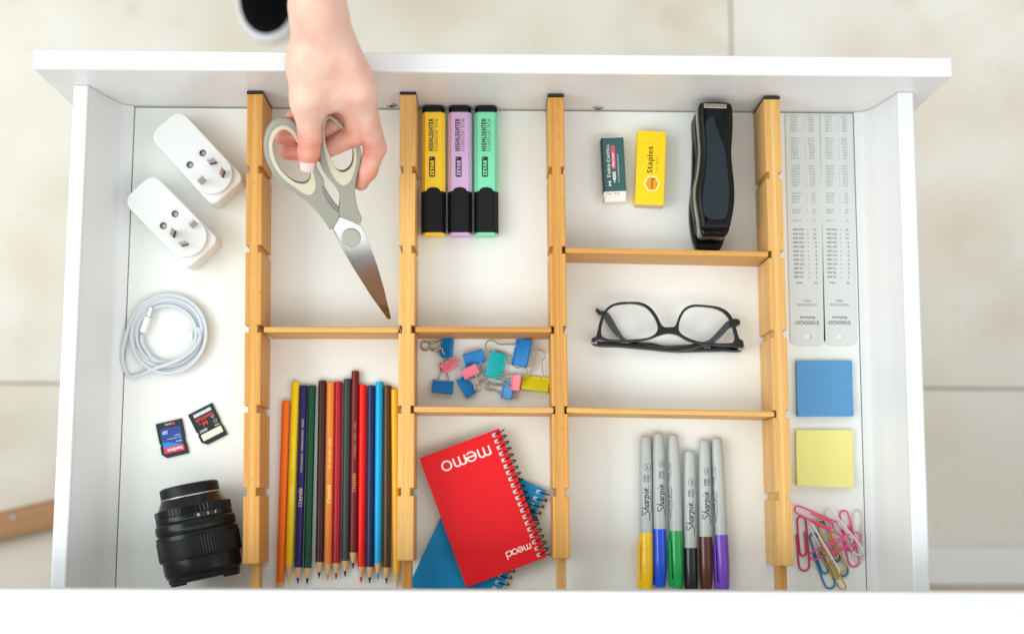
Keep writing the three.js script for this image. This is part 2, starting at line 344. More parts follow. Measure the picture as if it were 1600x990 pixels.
sdCard([312, 638.7], [336, 687.7], (k) => {
  k.fillStyle = '#14181a'; k.fillRect(0, 0, 384, 512);
  k.fillStyle = '#efe9d0'; k.beginPath(); k.roundRect(30, 66, 316, 96, 14); k.fill();
  k.fillStyle = '#d8d3c5'; k.font = '22px sans-serif'; k.fillText('64GB  ultra', 150, 118);
  k.fillStyle = '#e4e7e6'; k.font = 'bold 30px sans-serif'; k.fillText('Ultra', 34, 206); k.font = 'italic bold 50px sans-serif'; k.fillText('SDXC', 216, 224);
  k.strokeStyle = '#dfe2e0'; k.lineWidth = 4; k.beginPath(); k.arc(78, 332, 22, 0, 7); k.stroke(); k.strokeRect(46, 236, 44, 40); k.font = '24px sans-serif'; k.fillText('10', 64, 342); k.fillText('I', 62, 266);
  k.fillStyle = '#e5402c'; k.font = 'bold 78px sans-serif'; k.fillText('64', 170, 322); k.font = 'bold 26px sans-serif'; k.fillText('GB', 268, 322);
  k.font = 'bold 74px sans-serif'; k.fillText('SanDisk', 46, 398);
  k.fillStyle = '#c9d2d2'; k.fillRect(48, 424, 274, 48);
}, 'black memory card with red lettering, right of the blue-labelled card');

{ // camera lens lying on its side
  const a = P(294, 757, 36), b = P(320, 903, 36), o = thing('camera_lens', 'black camera lens lying on its side below the memory cards', 'camera lens', [a[0], BASE, a[2]], heading(a, b));
  const L = Math.hypot(b[0] - a[0], b[2] - a[2]), q = L / 81, up = (g) => g.translate(0, 35.6, 0);
  const blk = black('#0b0b0d', 0.26, 0.6), satin = black('#101012', 0.42), gloss = black('#050506', 0.1, 1);
  const Z = (l) => l.map(([r, s]) => [r, s * q]);
  const ribbed = (r, s0, s1, n, dep) => {
    const pts = Array.from({ length: n * 4 }, (_, i) => { const t = i / (n * 4) * 2 * Math.PI, rad = r - (i % 4 < 2 ? 0 : dep); return [rad * Math.cos(t), rad * Math.sin(t)]; });
    return extZ(pts, s0 * q, s1 * q, 0);
  };
  obj('rear_cap', up(latheZ(Z([[0, 0], [23, 0], [25, 1], [25.4, 2], [25.4, 9], [24.6, 9.6]]), 64)), satin, o);
  obj('mount_ring', up(latheZ(Z([[24, 9.4], [26.4, 9.5], [26.6, 10.4], [25.8, 10.8]]), 64)), std({ color: new THREE.Color(0.6, 0.6, 0.6), metalness: 1, roughness: 0.25 }), o);
  obj('rear_barrel', up(latheZ(Z([[25.6, 10.6], [27, 13], [29.6, 18], [31.6, 20]]), 64)), gloss, o);
  obj('aperture_ring', [up(ribbed(32.8, 19, 25, 60, 0.9)), up(latheZ(Z([[31, 25], [32.6, 25.2], [33, 26], [33, 30], [32.2, 30.6]]), 64))], blk, o);
  const mk = canvas(256, 64, (k) => { k.fillStyle = '#101012'; k.fillRect(0, 0, 256, 64); k.fillStyle = '#d8d4c8'; k.font = 'bold 40px sans-serif'; k.fillText('R', 26, 46); k.fillText('I', 112, 46); k.fillText('F', 180, 46); });
  { const g = new THREE.CylinderGeometry(33.12, 33.12, 4.6 * q, 24, 1, true, 0, 0.8); const uv = g.attributes.uv; for (let i = 0; i < uv.count; i++) uv.setXY(i, 1 - uv.getX(i), 1 - uv.getY(i)); g.rotateX(Math.PI / 2).rotateZ(2.15); obj('index_marks', up(g.translate(0, 0, 28 * q)), std({ map: mk, roughness: 0.4 }), o); }
  obj('barrel', up(latheZ(Z([[31.6, 30.4], [33.6, 31], [34.6, 33], [34.6, 38.6], [33.4, 39.4], [33.4, 40.4], [35.2, 41], [35.4, 42], [35.4, 45]]), 72)), blk, o);
  obj('focus_ring', [up(ribbed(35.6, 45, 60, 84, 0.55)), up(latheZ(Z([[34, 60], [35.5, 60.2], [35.5, 61.6], [33.8, 62.6]]), 64))], satin, o);
  obj('front_barrel', up(latheZ(Z([[33, 62], [33.4, 62.6], [33.2, 73], [32.4, 74], [32.4, 76], [31, 76.6], [30, 77]]), 64)), black('#0c0d0f', 0.26, 0.6), o);
  obj('front_cap', [up(latheZ(Z([[30.6, 76.6], [30.8, 79.6], [29.8, 81], [22, 81.4], [0, 81.4]]), 64)), rbox(13, 7, 2.4, 0.8, 23, 35.6, 82 * q), rbox(13, 7, 2.4, 0.8, -23, 35.6, 82 * q)], satin, o);
}

// ---------------------------------------------------------------- scissors
const SC = (() => {
  const tip = V(P(608, 497, 20)), hd = V(P(437, 183, 122)), d = tip.clone().sub(hd).normalize();
  const e = new THREE.Vector3(0, 1, 0).cross(d).normalize(), n = d.clone().cross(e).normalize();
  const at = (u, v) => { const r = V(ray(u, v)), s = tip.clone().sub(V(EYE)).dot(n) / r.dot(n); return V(EYE).addScaledVector(r, s); };
  return { e, n, d, at, o: at(548, 371) };
})();
{
  const o = thing('scissors', 'kitchen scissors with grey and cream handles held by the hand', 'scissors', SC.o.toArray());
  basis(o, SC.e, SC.n, SC.d);
  const L = (list, ox, oy, k) => list.map(([x, y]) => { const p = SC.at(ox + x / k, oy + y / k).sub(SC.o); return [p.dot(SC.e), p.dot(SC.d)]; });
  const A = (l) => L(l, 400, 160, 4.95), B = (l) => L(l, 370, 250, 3);
  const grip = std({ color: lin('#9b998a'), roughness: 0.6 }), cream = std({ color: lin('#cfcab0'), roughness: 0.55 });
  const oL = smooth(A([[235, 116], [150, 132], [95, 190], [62, 300], [66, 400], [102, 500], [165, 595], [250, 662], [350, 730], [420, 790], [490, 868], [540, 935], [570, 978], [600, 955], [640, 885], [640, 845], [600, 812], [560, 762], [528, 705], [515, 650], [524, 610], [490, 540], [455, 480], [430, 420], [395, 350], [358, 270], [325, 195], [285, 140]]), 130);
  const iL = smooth(A([[205, 203], [152, 238], [125, 310], [132, 400], [165, 480], [220, 550], [300, 610], [368, 622], [408, 600], [422, 550], [398, 470], [360, 390], [310, 300], [260, 226]]), 80);
  const lL = smooth(A([[208, 172], [130, 212], [97, 305], [104, 405], [140, 495], [205, 580], [290, 645], [370, 700], [420, 708], [455, 660], [446, 560], [415, 470], [380, 395], [335, 300], [285, 205]]), 80);
  const oR = smooth(A([[560, 88], [625, 120], [695, 190], [755, 280], [797, 330], [806, 400], [796, 480], [776, 560], [762, 640], [765, 730], [788, 825], [812, 888], [800, 928], [760, 922], [700, 900], [648, 876], [640, 810], [648, 725], [620, 660], [570, 600], [525, 540], [497, 470], [490, 400], [495, 330], [502, 250], [508, 180], [525, 110]]), 130);
  const iR = smooth(A([[558, 114], [602, 140], [660, 195], [718, 272], [746, 350], [748, 430], [730, 490], [690, 524], [648, 528], [610, 500], [575, 430], [545, 355], [528, 290], [522, 220], [532, 145]]), 80);
  const lR = smooth(A([[556, 104], [608, 130], [670, 188], [732, 270], [765, 350], [770, 440], [755, 520], [720, 605], [665, 632], [610, 590], [560, 500], [530, 400], [515, 300], [512, 220], [524, 130]]), 80);
  obj('handle', ext(oL, -5.2, 3.4, 1.5, [iL], 4), grip, o);
  obj('handle', ext(oR, -4.2, 4.4, 1.15, [iR], 4), grip, o);
  obj('grip_liner', ext(lL, -5.5, 3.8, 0.45, [iL], 3), cream, o);
  obj('grip_liner', ext(lR, -4.5, 4.8, 0.35, [iR], 3), cream, o);
  const teeth = []; for (let i = 0; i <= 18; i++) { const t = i / 18; teeth.push([515 + 125 * t + (i % 2 ? 7 : 0) + 8 * Math.sin(t * Math.PI) * -1, 640 + 185 * Math.pow(t, 0.95) + (i % 2 ? -6 : 0)]); }
  obj('nut_cracker', ext(A([[520, 600], ...teeth.map(([x, y]) => [x + 2, y]), [640, 850], [600, 850], [530, 760], [500, 650]]), -3.4, 1.6, 0.3), std({ color: new THREE.Color(0.2, 0.19, 0.18), metalness: 1, roughness: 0.35 }), o);
  const up = B([[449, 322], [470, 268], [490, 262], [535, 280], [582, 308], [604, 352], [632, 424], [657, 492], [690, 606], [721, 738], [714, 744], [640, 630], [560, 500], [505, 412]]);
  const lo = B([[446, 318], [470, 268], [490, 262], [582, 308], [598, 352], [650, 500], [700, 660], [716, 745], [708, 747], [625, 632], [540, 497], [490, 408]]);
  obj('blade', ext(up, 0.1, 1.7, 0.45), bladeSteel, o);
  obj('blade', ext(lo, -1.8, -0.1, 0.4), bladeSteel, o);
  obj('pivot_cap', [new THREE.CylinderGeometry(8.2, 8.6, 2.4, 40).translate(0, 2.6, 0).translate(...(() => { const p = B([[534, 362]])[0]; return [p[0], 0, p[1]]; })()), new THREE.CylinderGeometry(7.4, 8.2, 0.7, 40).translate(...(() => { const p = B([[534, 362]])[0]; return [p[0], 4.1, p[1]]; })())], std({ color: lin('#a9ab9b'), roughness: 0.55 }), o);
}

// ---------------------------------------------------------------- person: hand, forearm, shoe
{
  const o = thing('person', 'person reaching into the drawer with a bare hand that holds the scissors', 'person', [0, 0, 0]);
  const J = (u, v, h) => P(u, v, h);
  const W = J(495, 5, 186), W2 = J(497, 12, 174), el = J(470, -560, 330), fa = J(486, -170, 236);
  const palm = [
    [el, 33, fa, 18], [fa, 18, W, 12.6], [fa, 16, W2, 10.4],
    [W, 8, J(561, 140, 143), 12], [W, 8, J(553, 140, 134), 12.4], [W2, 8, J(546, 132, 127), 12.4], [W2, 8, J(535, 122, 121), 11],
    [W, 12.5, J(481, 95, 157), 13.6], [J(483, 104, 156), 13.2, J(480, 160, 147), 12], [J(500, 112, 150), 14, J(522, 146, 142), 8.5],
  ];
  const fingers = [
    [[J(480, 158, 148), 12], [J(484, 212, 128), 10], [J(482, 238, 119), 9.2], [J(480.5, 254, 112.5), 7.6]],
    [[J(562, 148, 142), 12], [J(586, 231, 96), 9.4], [J(574, 266, 83), 8.2], [J(564, 286, 74), 6.6]],
    [[J(553, 146, 138), 11.5], [J(557, 210, 108), 9.2], [J(502, 237, 91), 8], [J(449, 237, 92), 7]],
    [[J(546, 134, 127), 11], [J(550, 178, 106), 8.8], [J(497, 206, 98), 7.6], [J(441, 212, 99), 6.8]],
    [[J(535, 124, 121), 9.5], [J(530, 154, 110), 7.6], [J(492, 172, 106), 6.6], [J(457, 182, 108), 5.8]],
  ];
  const segD = (x, y, z, a, ra, b, rb) => {
    const ax = b[0] - a[0], ay = b[1] - a[1], az = b[2] - a[2], px = x - a[0], py = y - a[1], pz = z - a[2];
    let t = (px * ax + py * ay + pz * az) / (ax * ax + ay * ay + az * az); t = t < 0 ? 0 : t > 1 ? 1 : t;
    const dx = px - ax * t, dy = py - ay * t, dz = pz - az * t;
    return Math.sqrt(dx * dx + dy * dy + dz * dz) - (ra + (rb - ra) * t);
  };
  const pn = new ImprovedNoise();
  const smin = (a, b, k) => { const h = Math.max(k - Math.abs(a - b), 0) / k; return Math.min(a, b) - h * h * k * 0.25; };
  const thIP = fingers[0][1][0], thDir = V(fingers[0][3][0]).sub(V(thIP)).normalize();
  const field = (x, y, z) => {
    let p = 1e3; for (const [a, ra, b, rb] of palm) p = smin(p, segD(x, y, z, a, ra, b, rb), 22);
    let d = p;
    fingers.forEach((f, i) => {
      let q = 1e3; for (let j = 0; j < 3; j++) q = smin(q, segD(x, y, z, f[j][0], f[j][1], f[j + 1][0], f[j + 1][1]), 3);
      d = Math.min(d, smin(p, q, i ? 8 : 11));
    });
    d += 0.55 * pn.noise(x / 17, y / 17, z / 17) + 0.22 * pn.noise(x / 7, y / 7, z / 9);
    const s = (x - thIP[0]) * thDir.x + (y - thIP[1]) * thDir.y + (z - thIP[2]) * thDir.z;      // creases over the thumb joint
    if (Math.abs(s) < 9 && d < 3 && x < thIP[0] + 14 && x > thIP[0] - 14) d += 0.42 * (0.5 + 0.5 * Math.cos(s * 1.75)) * (1.6 - 1.6 * Math.abs(s) / 9);
    return d;
  };
  const lo = [-205, BASE + 70, -130], hi = [-70, BASE + 262, 110], N = 160;
  const make = (lo, hi, N) => {
    const mc = new MarchingCubes(N, new THREE.MeshStandardMaterial(), false, false, 260000); mc.isolation = 0;
    const size = hi.map((x, i) => x - lo[i]);
    for (let k = 0; k < N; k++) for (let j = 0; j < N; j++) for (let i = 0; i < N; i++)
      mc.field[k * N * N + j * N + i] = -field(lo[0] + size[0] * i / N, lo[1] + size[1] * j / N, lo[2] + size[2] * k / N);
    mc.update();
    const n = mc.count, g = new THREE.BufferGeometry(), pos = new Float32Array(n * 3);
    for (let i = 0; i < n; i++) for (let c = 0; c < 3; c++) pos[3 * i + c] = lo[c] + size[c] * (mc.positionArray[3 * i + c] + 1) / 2;
    g.setAttribute('position', new THREE.BufferAttribute(pos, 3));
    const m = mergeVertices(g, 0.01); m.computeVertexNormals(); return m;
  };
  const hand = make(lo, hi, N);
  // forearm beyond the picture: the same field, coarser
  const far = make([-290, BASE + 140, -430], [-60, BASE + 400, -112], 64);
  const col = (g) => {
    const p = g.attributes.position, c = new Float32Array(p.count * 3), tips = fingers.map((f) => f[3][0]), kn = fingers.slice(1).flatMap((f) => [f[1][0]]);
    const near = (q, r, x, y, z) => Math.exp(-((x - q[0]) ** 2 + (y - q[1]) ** 2 + (z - q[2]) ** 2) / (r * r));
    for (let i = 0; i < p.count; i++) {
      const x = p.getX(i), y = p.getY(i), z = p.getZ(i);
      let k = 0; for (const q of tips) k += 0.95 * near(q, 24, x, y, z); for (const q of kn) k += 0.7 * near(q, 17, x, y, z);
      k += 0.5 * near(thIP, 15, x, y, z) + 0.42 * near(palm[3][2], 17, x, y, z);
      k += 0.5 * pn.noise(x / 19, y / 19, z / 19) + 0.2 * pn.noise(x / 6, y / 6, z / 6);
      k = Math.max(0, Math.min(1, k));
      c[3 * i] = 0.77 - 0.05 * k; c[3 * i + 1] = 0.485 - 0.22 * k; c[3 * i + 2] = 0.37 - 0.18 * k;
    }
    g.setAttribute('color', new THREE.BufferAttribute(c, 3)); return g;
  };
  seed = 77;
  const skinBump = canvas(256, 256, (k) => { k.fillStyle = '#808080'; k.fillRect(0, 0, 256, 256); for (let i = 0; i < 4000; i++) { k.globalAlpha = 0.25; k.fillStyle = rnd() < 0.5 ? '#404040' : '#c0c0c0'; k.fillRect(rnd() * 256, rnd() * 256, rr(1, 3), rr(1, 3)); } k.globalAlpha = 1; }, false);
  skinBump.wrapS = skinBump.wrapT = THREE.RepeatWrapping;
  const skin = phys({ vertexColors: true, roughness: 0.48, bumpMap: skinBump, bumpScale: 0.00008, sheen: 0.25, sheenRoughness: 0.5, sheenColor: new THREE.Color(1, 0.75, 0.65) });
  const uvw = (g) => { const p = g.attributes.position, uv = new Float32Array(p.count * 2); for (let i = 0; i < p.count; i++) { uv[2 * i] = p.getX(i) / 18; uv[2 * i + 1] = (p.getZ(i) + 0.4 * p.getY(i)) / 18; } g.setAttribute('uv', new THREE.BufferAttribute(uv, 2)); return g; };
  obj('body', [uvw(col(hand)), uvw(col(far))], skin, o);
  // thumb nail
  const nt = V(fingers[0][3][0]), nd = thDir.clone(), nx = new THREE.Vector3(1, 0, 0).addScaledVector(nd, -nd.x).normalize(), ny = nd.clone().cross(nx).normalize();
  const nail = new THREE.SphereGeometry(1, 28, 14, 0, Math.PI * 2, 0, Math.PI / 2);
  { const p = nail.attributes.position; for (let i = 0; i < p.count; i++) { const x = p.getX(i), z = p.getZ(i), s = Math.pow(Math.max(Math.abs(x), Math.abs(z), 1e-6) / Math.max(Math.hypot(x, z), 1e-6), -0.75); p.setXYZ(i, x * s * 6.1, p.getY(i) * 1.1 - 0.1 * (x * s * 6.1) ** 2 * 0.5, z * s * 7.2); } nail.computeVertexNormals(); }
  const M = new THREE.Matrix4().makeBasis(nx, ny, nd).setPosition(nt.clone().addScaledVector(nd, -1.8).addScaledVector(ny, 7.9).addScaledVector(nx, 0.3));
  obj('thumb_nail', nail.applyMatrix4(M), phys({ color: new THREE.Color(0.82, 0.6, 0.55), roughness: 0.16, clearcoat: 0.6 }), o);
  // shoe
  const toe = P(418, 68, -632), sx = toe[0], sz = toe[2];
  const foot = (w, l, n = 40) => { const q = []; for (let i = 0; i <= n; i++) { const t = i / n * Math.PI; q.push([Math.cos(t) * w, -w * 1.25 + Math.sin(t) * w * 1.25]); } q.push([-w * 0.92, -l * 0.55], [-w * 0.72, -l * 0.85], [-w * 0.4, -l], [w * 0.4, -l], [w * 0.78, -l * 0.85], [w * 0.95, -l * 0.55]); return q; };
  const sh = ext(smooth(foot(41, 262), 90), 0, 26, 5, [], 4).translate(sx, 0.5, sz);
  const sole = sh;
  const rings = [[0, 0, 36], [14, 1, 36], [30, 5, 34], [42, 14, 28], [50, 30, 18], [54, 48, 8]].map(([y, back, w]) => smooth(foot(w, 236 - back), 64).map(([x, z]) => [x + sx, y + 22, z + sz - 7 - back]));
  const vs = [], id = []; rings.forEach((r) => r.forEach((p) => vs.push(...p)));
  const n = rings[0].length; for (let r = 0; r < rings.length - 1; r++) for (let i = 0; i < n; i++) { const a = r * n + i, b = r * n + (i + 1) % n; id.push(a, a + n, b, b, a + n, b + n); }
  const up = new THREE.BufferGeometry(); up.setAttribute('position', new THREE.Float32BufferAttribute(vs, 3)); up.setIndex(id); up.computeVertexNormals();
  const shoe = obj('shoe', [up, new THREE.SphereGeometry(1, 24, 12).scale(9, 6, 40).translate(sx, 74, sz - 130)], phys({ color: lin('#050506'), roughness: 0.95, specularIntensity: 0.25 }), o);
  shoe.userData.label = 'black shoe with white sole';
  obj('sole', sole, std({ color: new THREE.Color(0.8, 0.8, 0.82), roughness: 0.5 }), shoe);
  obj('trouser_leg', new THREE.CylinderGeometry(58, 62, 420, 32, 1, true).translate(sx, 300, sz - 205), std({ color: lin('#1b1c20'), roughness: 0.9 }), o);
}

// ---------------------------------------------------------------- coloured pencils
const pencils = [
  ['orange', '#f07010', [446.6, 626.2], [436.7, 935], 'leftmost orange coloured pencil, lying apart at the wooden divider'],
  ['yellow', '#f2cc0c', [461.6, 596.6], [450.4, 907.8], 'bright yellow coloured pencil between the orange and the violet one', 'yellow'],
  ['violet', '#26205f', [474.3, 601.9], [465, 911.5], 'dark violet coloured pencil with gold lettering', 'violet'],
  ['green', '#064a2c', [487.4, 601.9], [479.6, 912.3], 'dark green coloured pencil right of the violet one'],
  ['umber', '#40221a', [503.5, 594.4], [498.3, 903], 'dark reddish brown coloured pencil left of the tan orange one'],
  ['tan', '#e58436', [516.6, 596.6], [511.7, 906], 'tan orange coloured pencil with pale gold lettering', 'tan'],
  ['crimson', '#aa1428', [528.9, 596], [524.8, 904.8], 'crimson coloured pencil between the tan and the grey one'],
  ['grey', '#34403f', [542.8, 591.8], [539, 901], 'dark grey coloured pencil left of the maroon one'],
  ['maroon', '#6e1a1c', [555.1, 579.4], [551.4, 888], 'maroon coloured pencil that sticks out farthest up the row', 'maroon'],
  ['red', '#ee1510', [567, 601], [564, 910.4], 'bright red coloured pencil right of the maroon one'],
  ['navy', '#1a2858', [580.2, 602], [577.5, 910.8], 'navy blue coloured pencil between the red and the sky blue one'],
  ['sky', '#10aae6', [592.9, 596.3], [590.2, 905.2], 'sky blue coloured pencil'],
  ['brown', '#553818', [605.6, 602.3], [603.7, 911.5], 'olive brown coloured pencil right of the sky blue one'],
  ['amber', '#fbb428', [616.8, 608.6], [620, 919], 'amber yellow coloured pencil half hidden beside the divider'],
];
const woodMat = std({ color: lin('#dfb985'), roughness: 0.65 });
const texts = { yellow: ['yellow · jaune · amarillo', '#f9e678'], violet: ['violet (purple) · violet (pourpre) · violeta', '#e3cf9c'], tan: ['tan · brun clair · canela', '#ffe0a4'], maroon: ['mahogany · acajou · caoba', '#e09a48'] };
pencils.forEach(([nm, hex, a, b, label], i) => {
  const h = 3.75 + (i === 8 ? 0.6 : 0), A = P(...a, h), B = P(...b, h), L = Math.hypot(B[0] - A[0], B[2] - A[2]);
  const o = thing('coloured_pencil', label, 'pencil', [A[0], BASE + h, A[2]], heading(A, B), 'coloured pencils lying side by side');
  const r = 3.55, C = L - 14.5; let mat = phys({ color: lin(hex), roughness: 0.3, specularIntensity: 0.7 });
  if (texts[nm]) {
    const [t, tc] = texts[nm];
    mat = phys({ roughness: 0.3, specularIntensity: 0.7, map: canvas(128, 1024, (k, w, hh) => {
      k.fillStyle = hex; k.fillRect(0, 0, w, hh); k.fillStyle = tc; k.save(); k.translate(w * 0.5 + 8, hh * 0.62); k.rotate(-Math.PI / 2);
      k.font = '17px sans-serif'; k.fillText(t, 140, 0); k.font = 'italic bold 27px serif'; k.fillText('Crayola', -55, 3); k.restore();
    }) });
  }
  obj('barrel', latheZ([[0, 0], [r - 0.35, 0], [r, 0.5], [r, 60], [r, 120], [r, C], [r - 0.05, C + 0.2]], 24), mat, o);
  obj('sharpened_wood', latheZ([[r - 0.1, C], [r - 0.3, C + 0.6], [1.45, C + 9.3]], 24), woodMat, o);
  obj('lead', latheZ([[1.45, C + 9.2], [0.55, C + 13.6], [0.25, L], [0, L]], 16), plastic(hex === '#26205f' ? '#403a7c' : hex, 0.55), o);
});

// ---------------------------------------------------------------- highlighters
[['yellow', '#ffd632', 677.2, 'yellow highlighter pen with black cap, beside the divider'], ['lilac', '#d6b2dd', 718.4, 'lilac highlighter pen with black cap, between the other two'], ['mint', '#7fe3b6', 759.4, 'mint green highlighter pen with black cap']].forEach(([nm, hex, u, label]) => {
  const A = P(u, 166.3, 12), B = P(u + 0.4, 369.2, 8), c = mid(A, B), L = Math.hypot(B[0] - A[0], B[2] - A[2]);
  const o = thing('highlighter', label, 'highlighter', [c[0], BASE, c[2]], heading(A, B), 'highlighter pens laid side by side');
  const sec = (w, h, y) => [[-w / 2, y + h * 0.3], [-w / 2 + 3.6, y], [w / 2 - 3.6, y], [w / 2, y + h * 0.3], [w / 2, y + h * 0.72], [w / 2 - 3.2, y + h], [-w / 2 + 3.2, y + h], [-w / 2, y + h * 0.72]];
  const z0 = -L / 2, z1 = L / 2, cap0 = z0 + L * 0.665, blk = black('#121214', 0.45);
  const tex = canvas(256, 768, (k, w, h) => {
    k.fillStyle = hex; k.fillRect(0, 0, w, h); k.fillStyle = '#1d1e22';
    k.save(); k.translate(126, 0); k.rotate(-Math.PI / 2);
    k.lineWidth = 2.5; k.strokeStyle = k.fillStyle; k.font = 'bold 66px sans-serif'; k.fillText('HIGHLIGHTER', -386, 0, 318); k.strokeText('HIGHLIGHTER', -386, 0, 318); k.fillRect(-386, 10, 318, 3);
    k.font = '43px sans-serif'; k.fillText('FLUORESCENT', -386, 52, 212); k.fillText('ZP1246', -158, 52, 92);
    k.beginPath(); k.roundRect(-632, -44, 196, 66, 14); k.fill(); k.fillStyle = k.strokeStyle = hex; k.font = 'bold 56px sans-serif'; k.fillText('ZEYAR', -620, 10, 150); k.strokeText('ZEYAR', -620, 10, 150); k.font = 'bold 20px sans-serif'; k.fillText('®', -462, -18);
    k.restore();
  });
  obj('barrel', planar(extZ(sec(21.6, 15.4, 0.6), z0 + 6, cap0 + 3, 0.8), -10.8, z0 + 6, 21.6, cap0 - z0 - 6), std({ map: tex, roughness: 0.38 }), o);
  obj('end_plug', extZ(sec(20.4, 14.6, 1), z0, z0 + 7, 1), blk, o);
  const arch = [[-6.6, z1 - 2.6]]; for (let i = 0; i <= 14; i++) { const t = Math.PI - i / 14 * Math.PI; arch.push([6.6 * Math.cos(t), cap0 + 2.2 - 5.6 * Math.pow(Math.sin(t), 0.7)]); } arch.push([6.6, z1 - 2.6]);
  const cap = obj('cap', [extZ(sec(22.4, 16.2, 0.3), cap0, z1 - 2.2, 0.8), ext(arch, 12, 17.4, 0.6)], blk, o);
  obj('cap_end', extZ(sec(20.6, 14.8, 0.9), z1 - 3.4, z1, 0.5), plastic(hex, 0.4), cap);
});

// ---------------------------------------------------------------- eraser and staples
{
  const A = P(956.5, 213, 12), B = P(962, 315.5, 12), c = mid(A, B), L = Math.hypot(B[0] - A[0], B[2] - A[2]);
  const o = thing('eraser', 'white eraser in a dark green cardboard sleeve beside the yellow box', 'eraser', [c[0], BASE, c[2]], heading(A, B));
  obj('rubber', rbox(19.6, 11, L, 1.2, 0, 6, 0, 3), plastic('#efebe2', 0.6), o);
  const SL = L * 0.815, s0 = -L / 2 + 1.2;
  const tex = canvas(320, 700, (k, w, h) => {
    k.fillStyle = '#365f5f'; k.fillRect(0, 0, w, h); k.fillStyle = '#1b2b2a'; k.fillRect(0, 0, 22, h);
    k.fillStyle = '#f4f2ec'; k.save(); k.translate(110, 0); k.rotate(-Math.PI / 2);
    k.font = 'bold 64px serif'; k.fillText('F', -520, 0); k.font = 'bold 50px serif'; k.fillText('ABER-', -482, 0, 160); k.font = 'bold 64px serif'; k.fillText('C', -320, 0); k.font = 'bold 50px serif'; k.fillText('ASTELL', -274, 0, 190);
    k.lineWidth = 5; k.strokeStyle = '#f4f2ec'; k.beginPath(); k.moveTo(-640, 4); k.lineTo(-560, -34); k.moveTo(-630, -36); k.lineTo(-566, 6); k.moveTo(-610, -30); k.lineTo(-590, -6); k.stroke(); k.beginPath(); k.arc(-622, -14, 12, 0, 7); k.arc(-580, -16, 13, 0, 7); k.fill();
    k.fillStyle = '#e4586a'; k.beginPath(); k.roundRect(-412, 22, 312, 56, 26); k.fill(); k.fillStyle = '#fff'; k.font = 'bold 42px sans-serif'; k.fillText('PVG-Free', -384, 64, 250);
    k.fillStyle = '#eceae2'; k.beginPath(); k.moveTo(-600, 52); k.lineTo(-540, 32); k.lineTo(-446, 32); k.lineTo(-446, 72); k.lineTo(-540, 72); k.closePath(); k.fill(); k.fillStyle = '#365f5f'; k.fillRect(-540, 44, 94, 4); k.fillRect(-540, 57, 94, 4); k.beginPath(); k.arc(-560, 52, 8, 0, 7); k.fill();
    k.fillStyle = '#dfe3da'; k.font = '29px sans-serif'; k.fillText('For erasing blacklead pencils', -590, 122, 480);
    k.restore();
  });
  obj('sleeve', planar(rbox(20.9, 12.2, SL, 0.5, 0, 6.2, s0 + SL / 2), -10.45, s0, 20.9, SL), std({ map: tex, roughness: 0.45 }), o);
  const band = canvas(256, 64, (k) => { k.fillStyle = '#f1ece4'; k.fillRect(0, 0, 256, 64); k.fillStyle = '#e0653f'; k.font = 'bold 30px sans-serif'; k.fillText('TEAR · TEAR', 14, 42, 230); });
  obj('tear_strip', planar(rbox(20.3, 11.7, 4.6, 0.4, 0, 6.1, s0 + SL + 2.4), -10.1, s0 + SL, 20.2, 4.7), std({ map: band, roughness: 0.35 }), o);
  obj('wrapper', rbox(20.2, 11.6, L - SL - 6.4, 1.2, 0, 6, s0 + SL + 4.7 + (L - SL - 6.4) / 2, 3), phys({ color: lin('#f3efe6'), roughness: 0.2, clearcoat: 0.5 }), o);
}
{
  const A = P(1019, 205, 14), B = P(1014.8, 319.8, 14), c = mid(A, B), L = Math.hypot(B[0] - A[0], B[2] - A[2]), W = 26.4;
  const o = thing('staples_box', 'bright yellow cardboard box of staples between eraser and stapler', 'box', [c[0], BASE, c[2]], heading(A, B));
  const tex = canvas(384, 916, (k) => {
    k.fillStyle = '#fbd200'; k.fillRect(0, 0, 384, 916); k.fillStyle = '#3a2c14';
    k.save(); k.translate(0, 0); k.rotate(-Math.PI / 2); k.font = 'bold 98px sans-serif'; k.fillText('Staples', -530, 214, 345); k.font = '46px sans-serif'; k.fillStyle = '#c9a20c'; k.fillText('1000', -528, 292, 100); k.fillStyle = '#7a5c10'; k.fillText('26/6', -412, 292, 104); k.restore();
    const hex = (r) => { k.beginPath(); for (let i = 0; i < 6; i++) { const t = i * Math.PI / 3; k.lineTo(214 + r * Math.cos(t) * 1.0, 654 + r * Math.sin(t) * 1.0); } k.closePath(); k.fill(); };
    k.fillStyle = '#fff3b8'; hex(108); k.fillStyle = '#fbd200'; hex(92); k.fillStyle = '#f0a010'; hex(88);
    k.save(); k.translate(232, 722); k.rotate(-Math.PI / 2); k.fillStyle = '#4a2b0e'; k.font = 'bold 48px sans-serif'; k.fillText('marbig', 0, 0, 136); k.restore();
  });
  obj('carton', planar(rbox(W, 14.6, L, 0.4, 0, 7.4, 0), -W / 2, -L / 2, W, L), std({ map: tex, roughness: 0.4 }), o);
  obj('tuck_flap', rbox(W - 1.6, 13, 0.6, 0.2, 0, 7.2, L / 2 + 0.25), std({ color: lin('#d9c9a2'), roughness: 0.8 }), o);
}

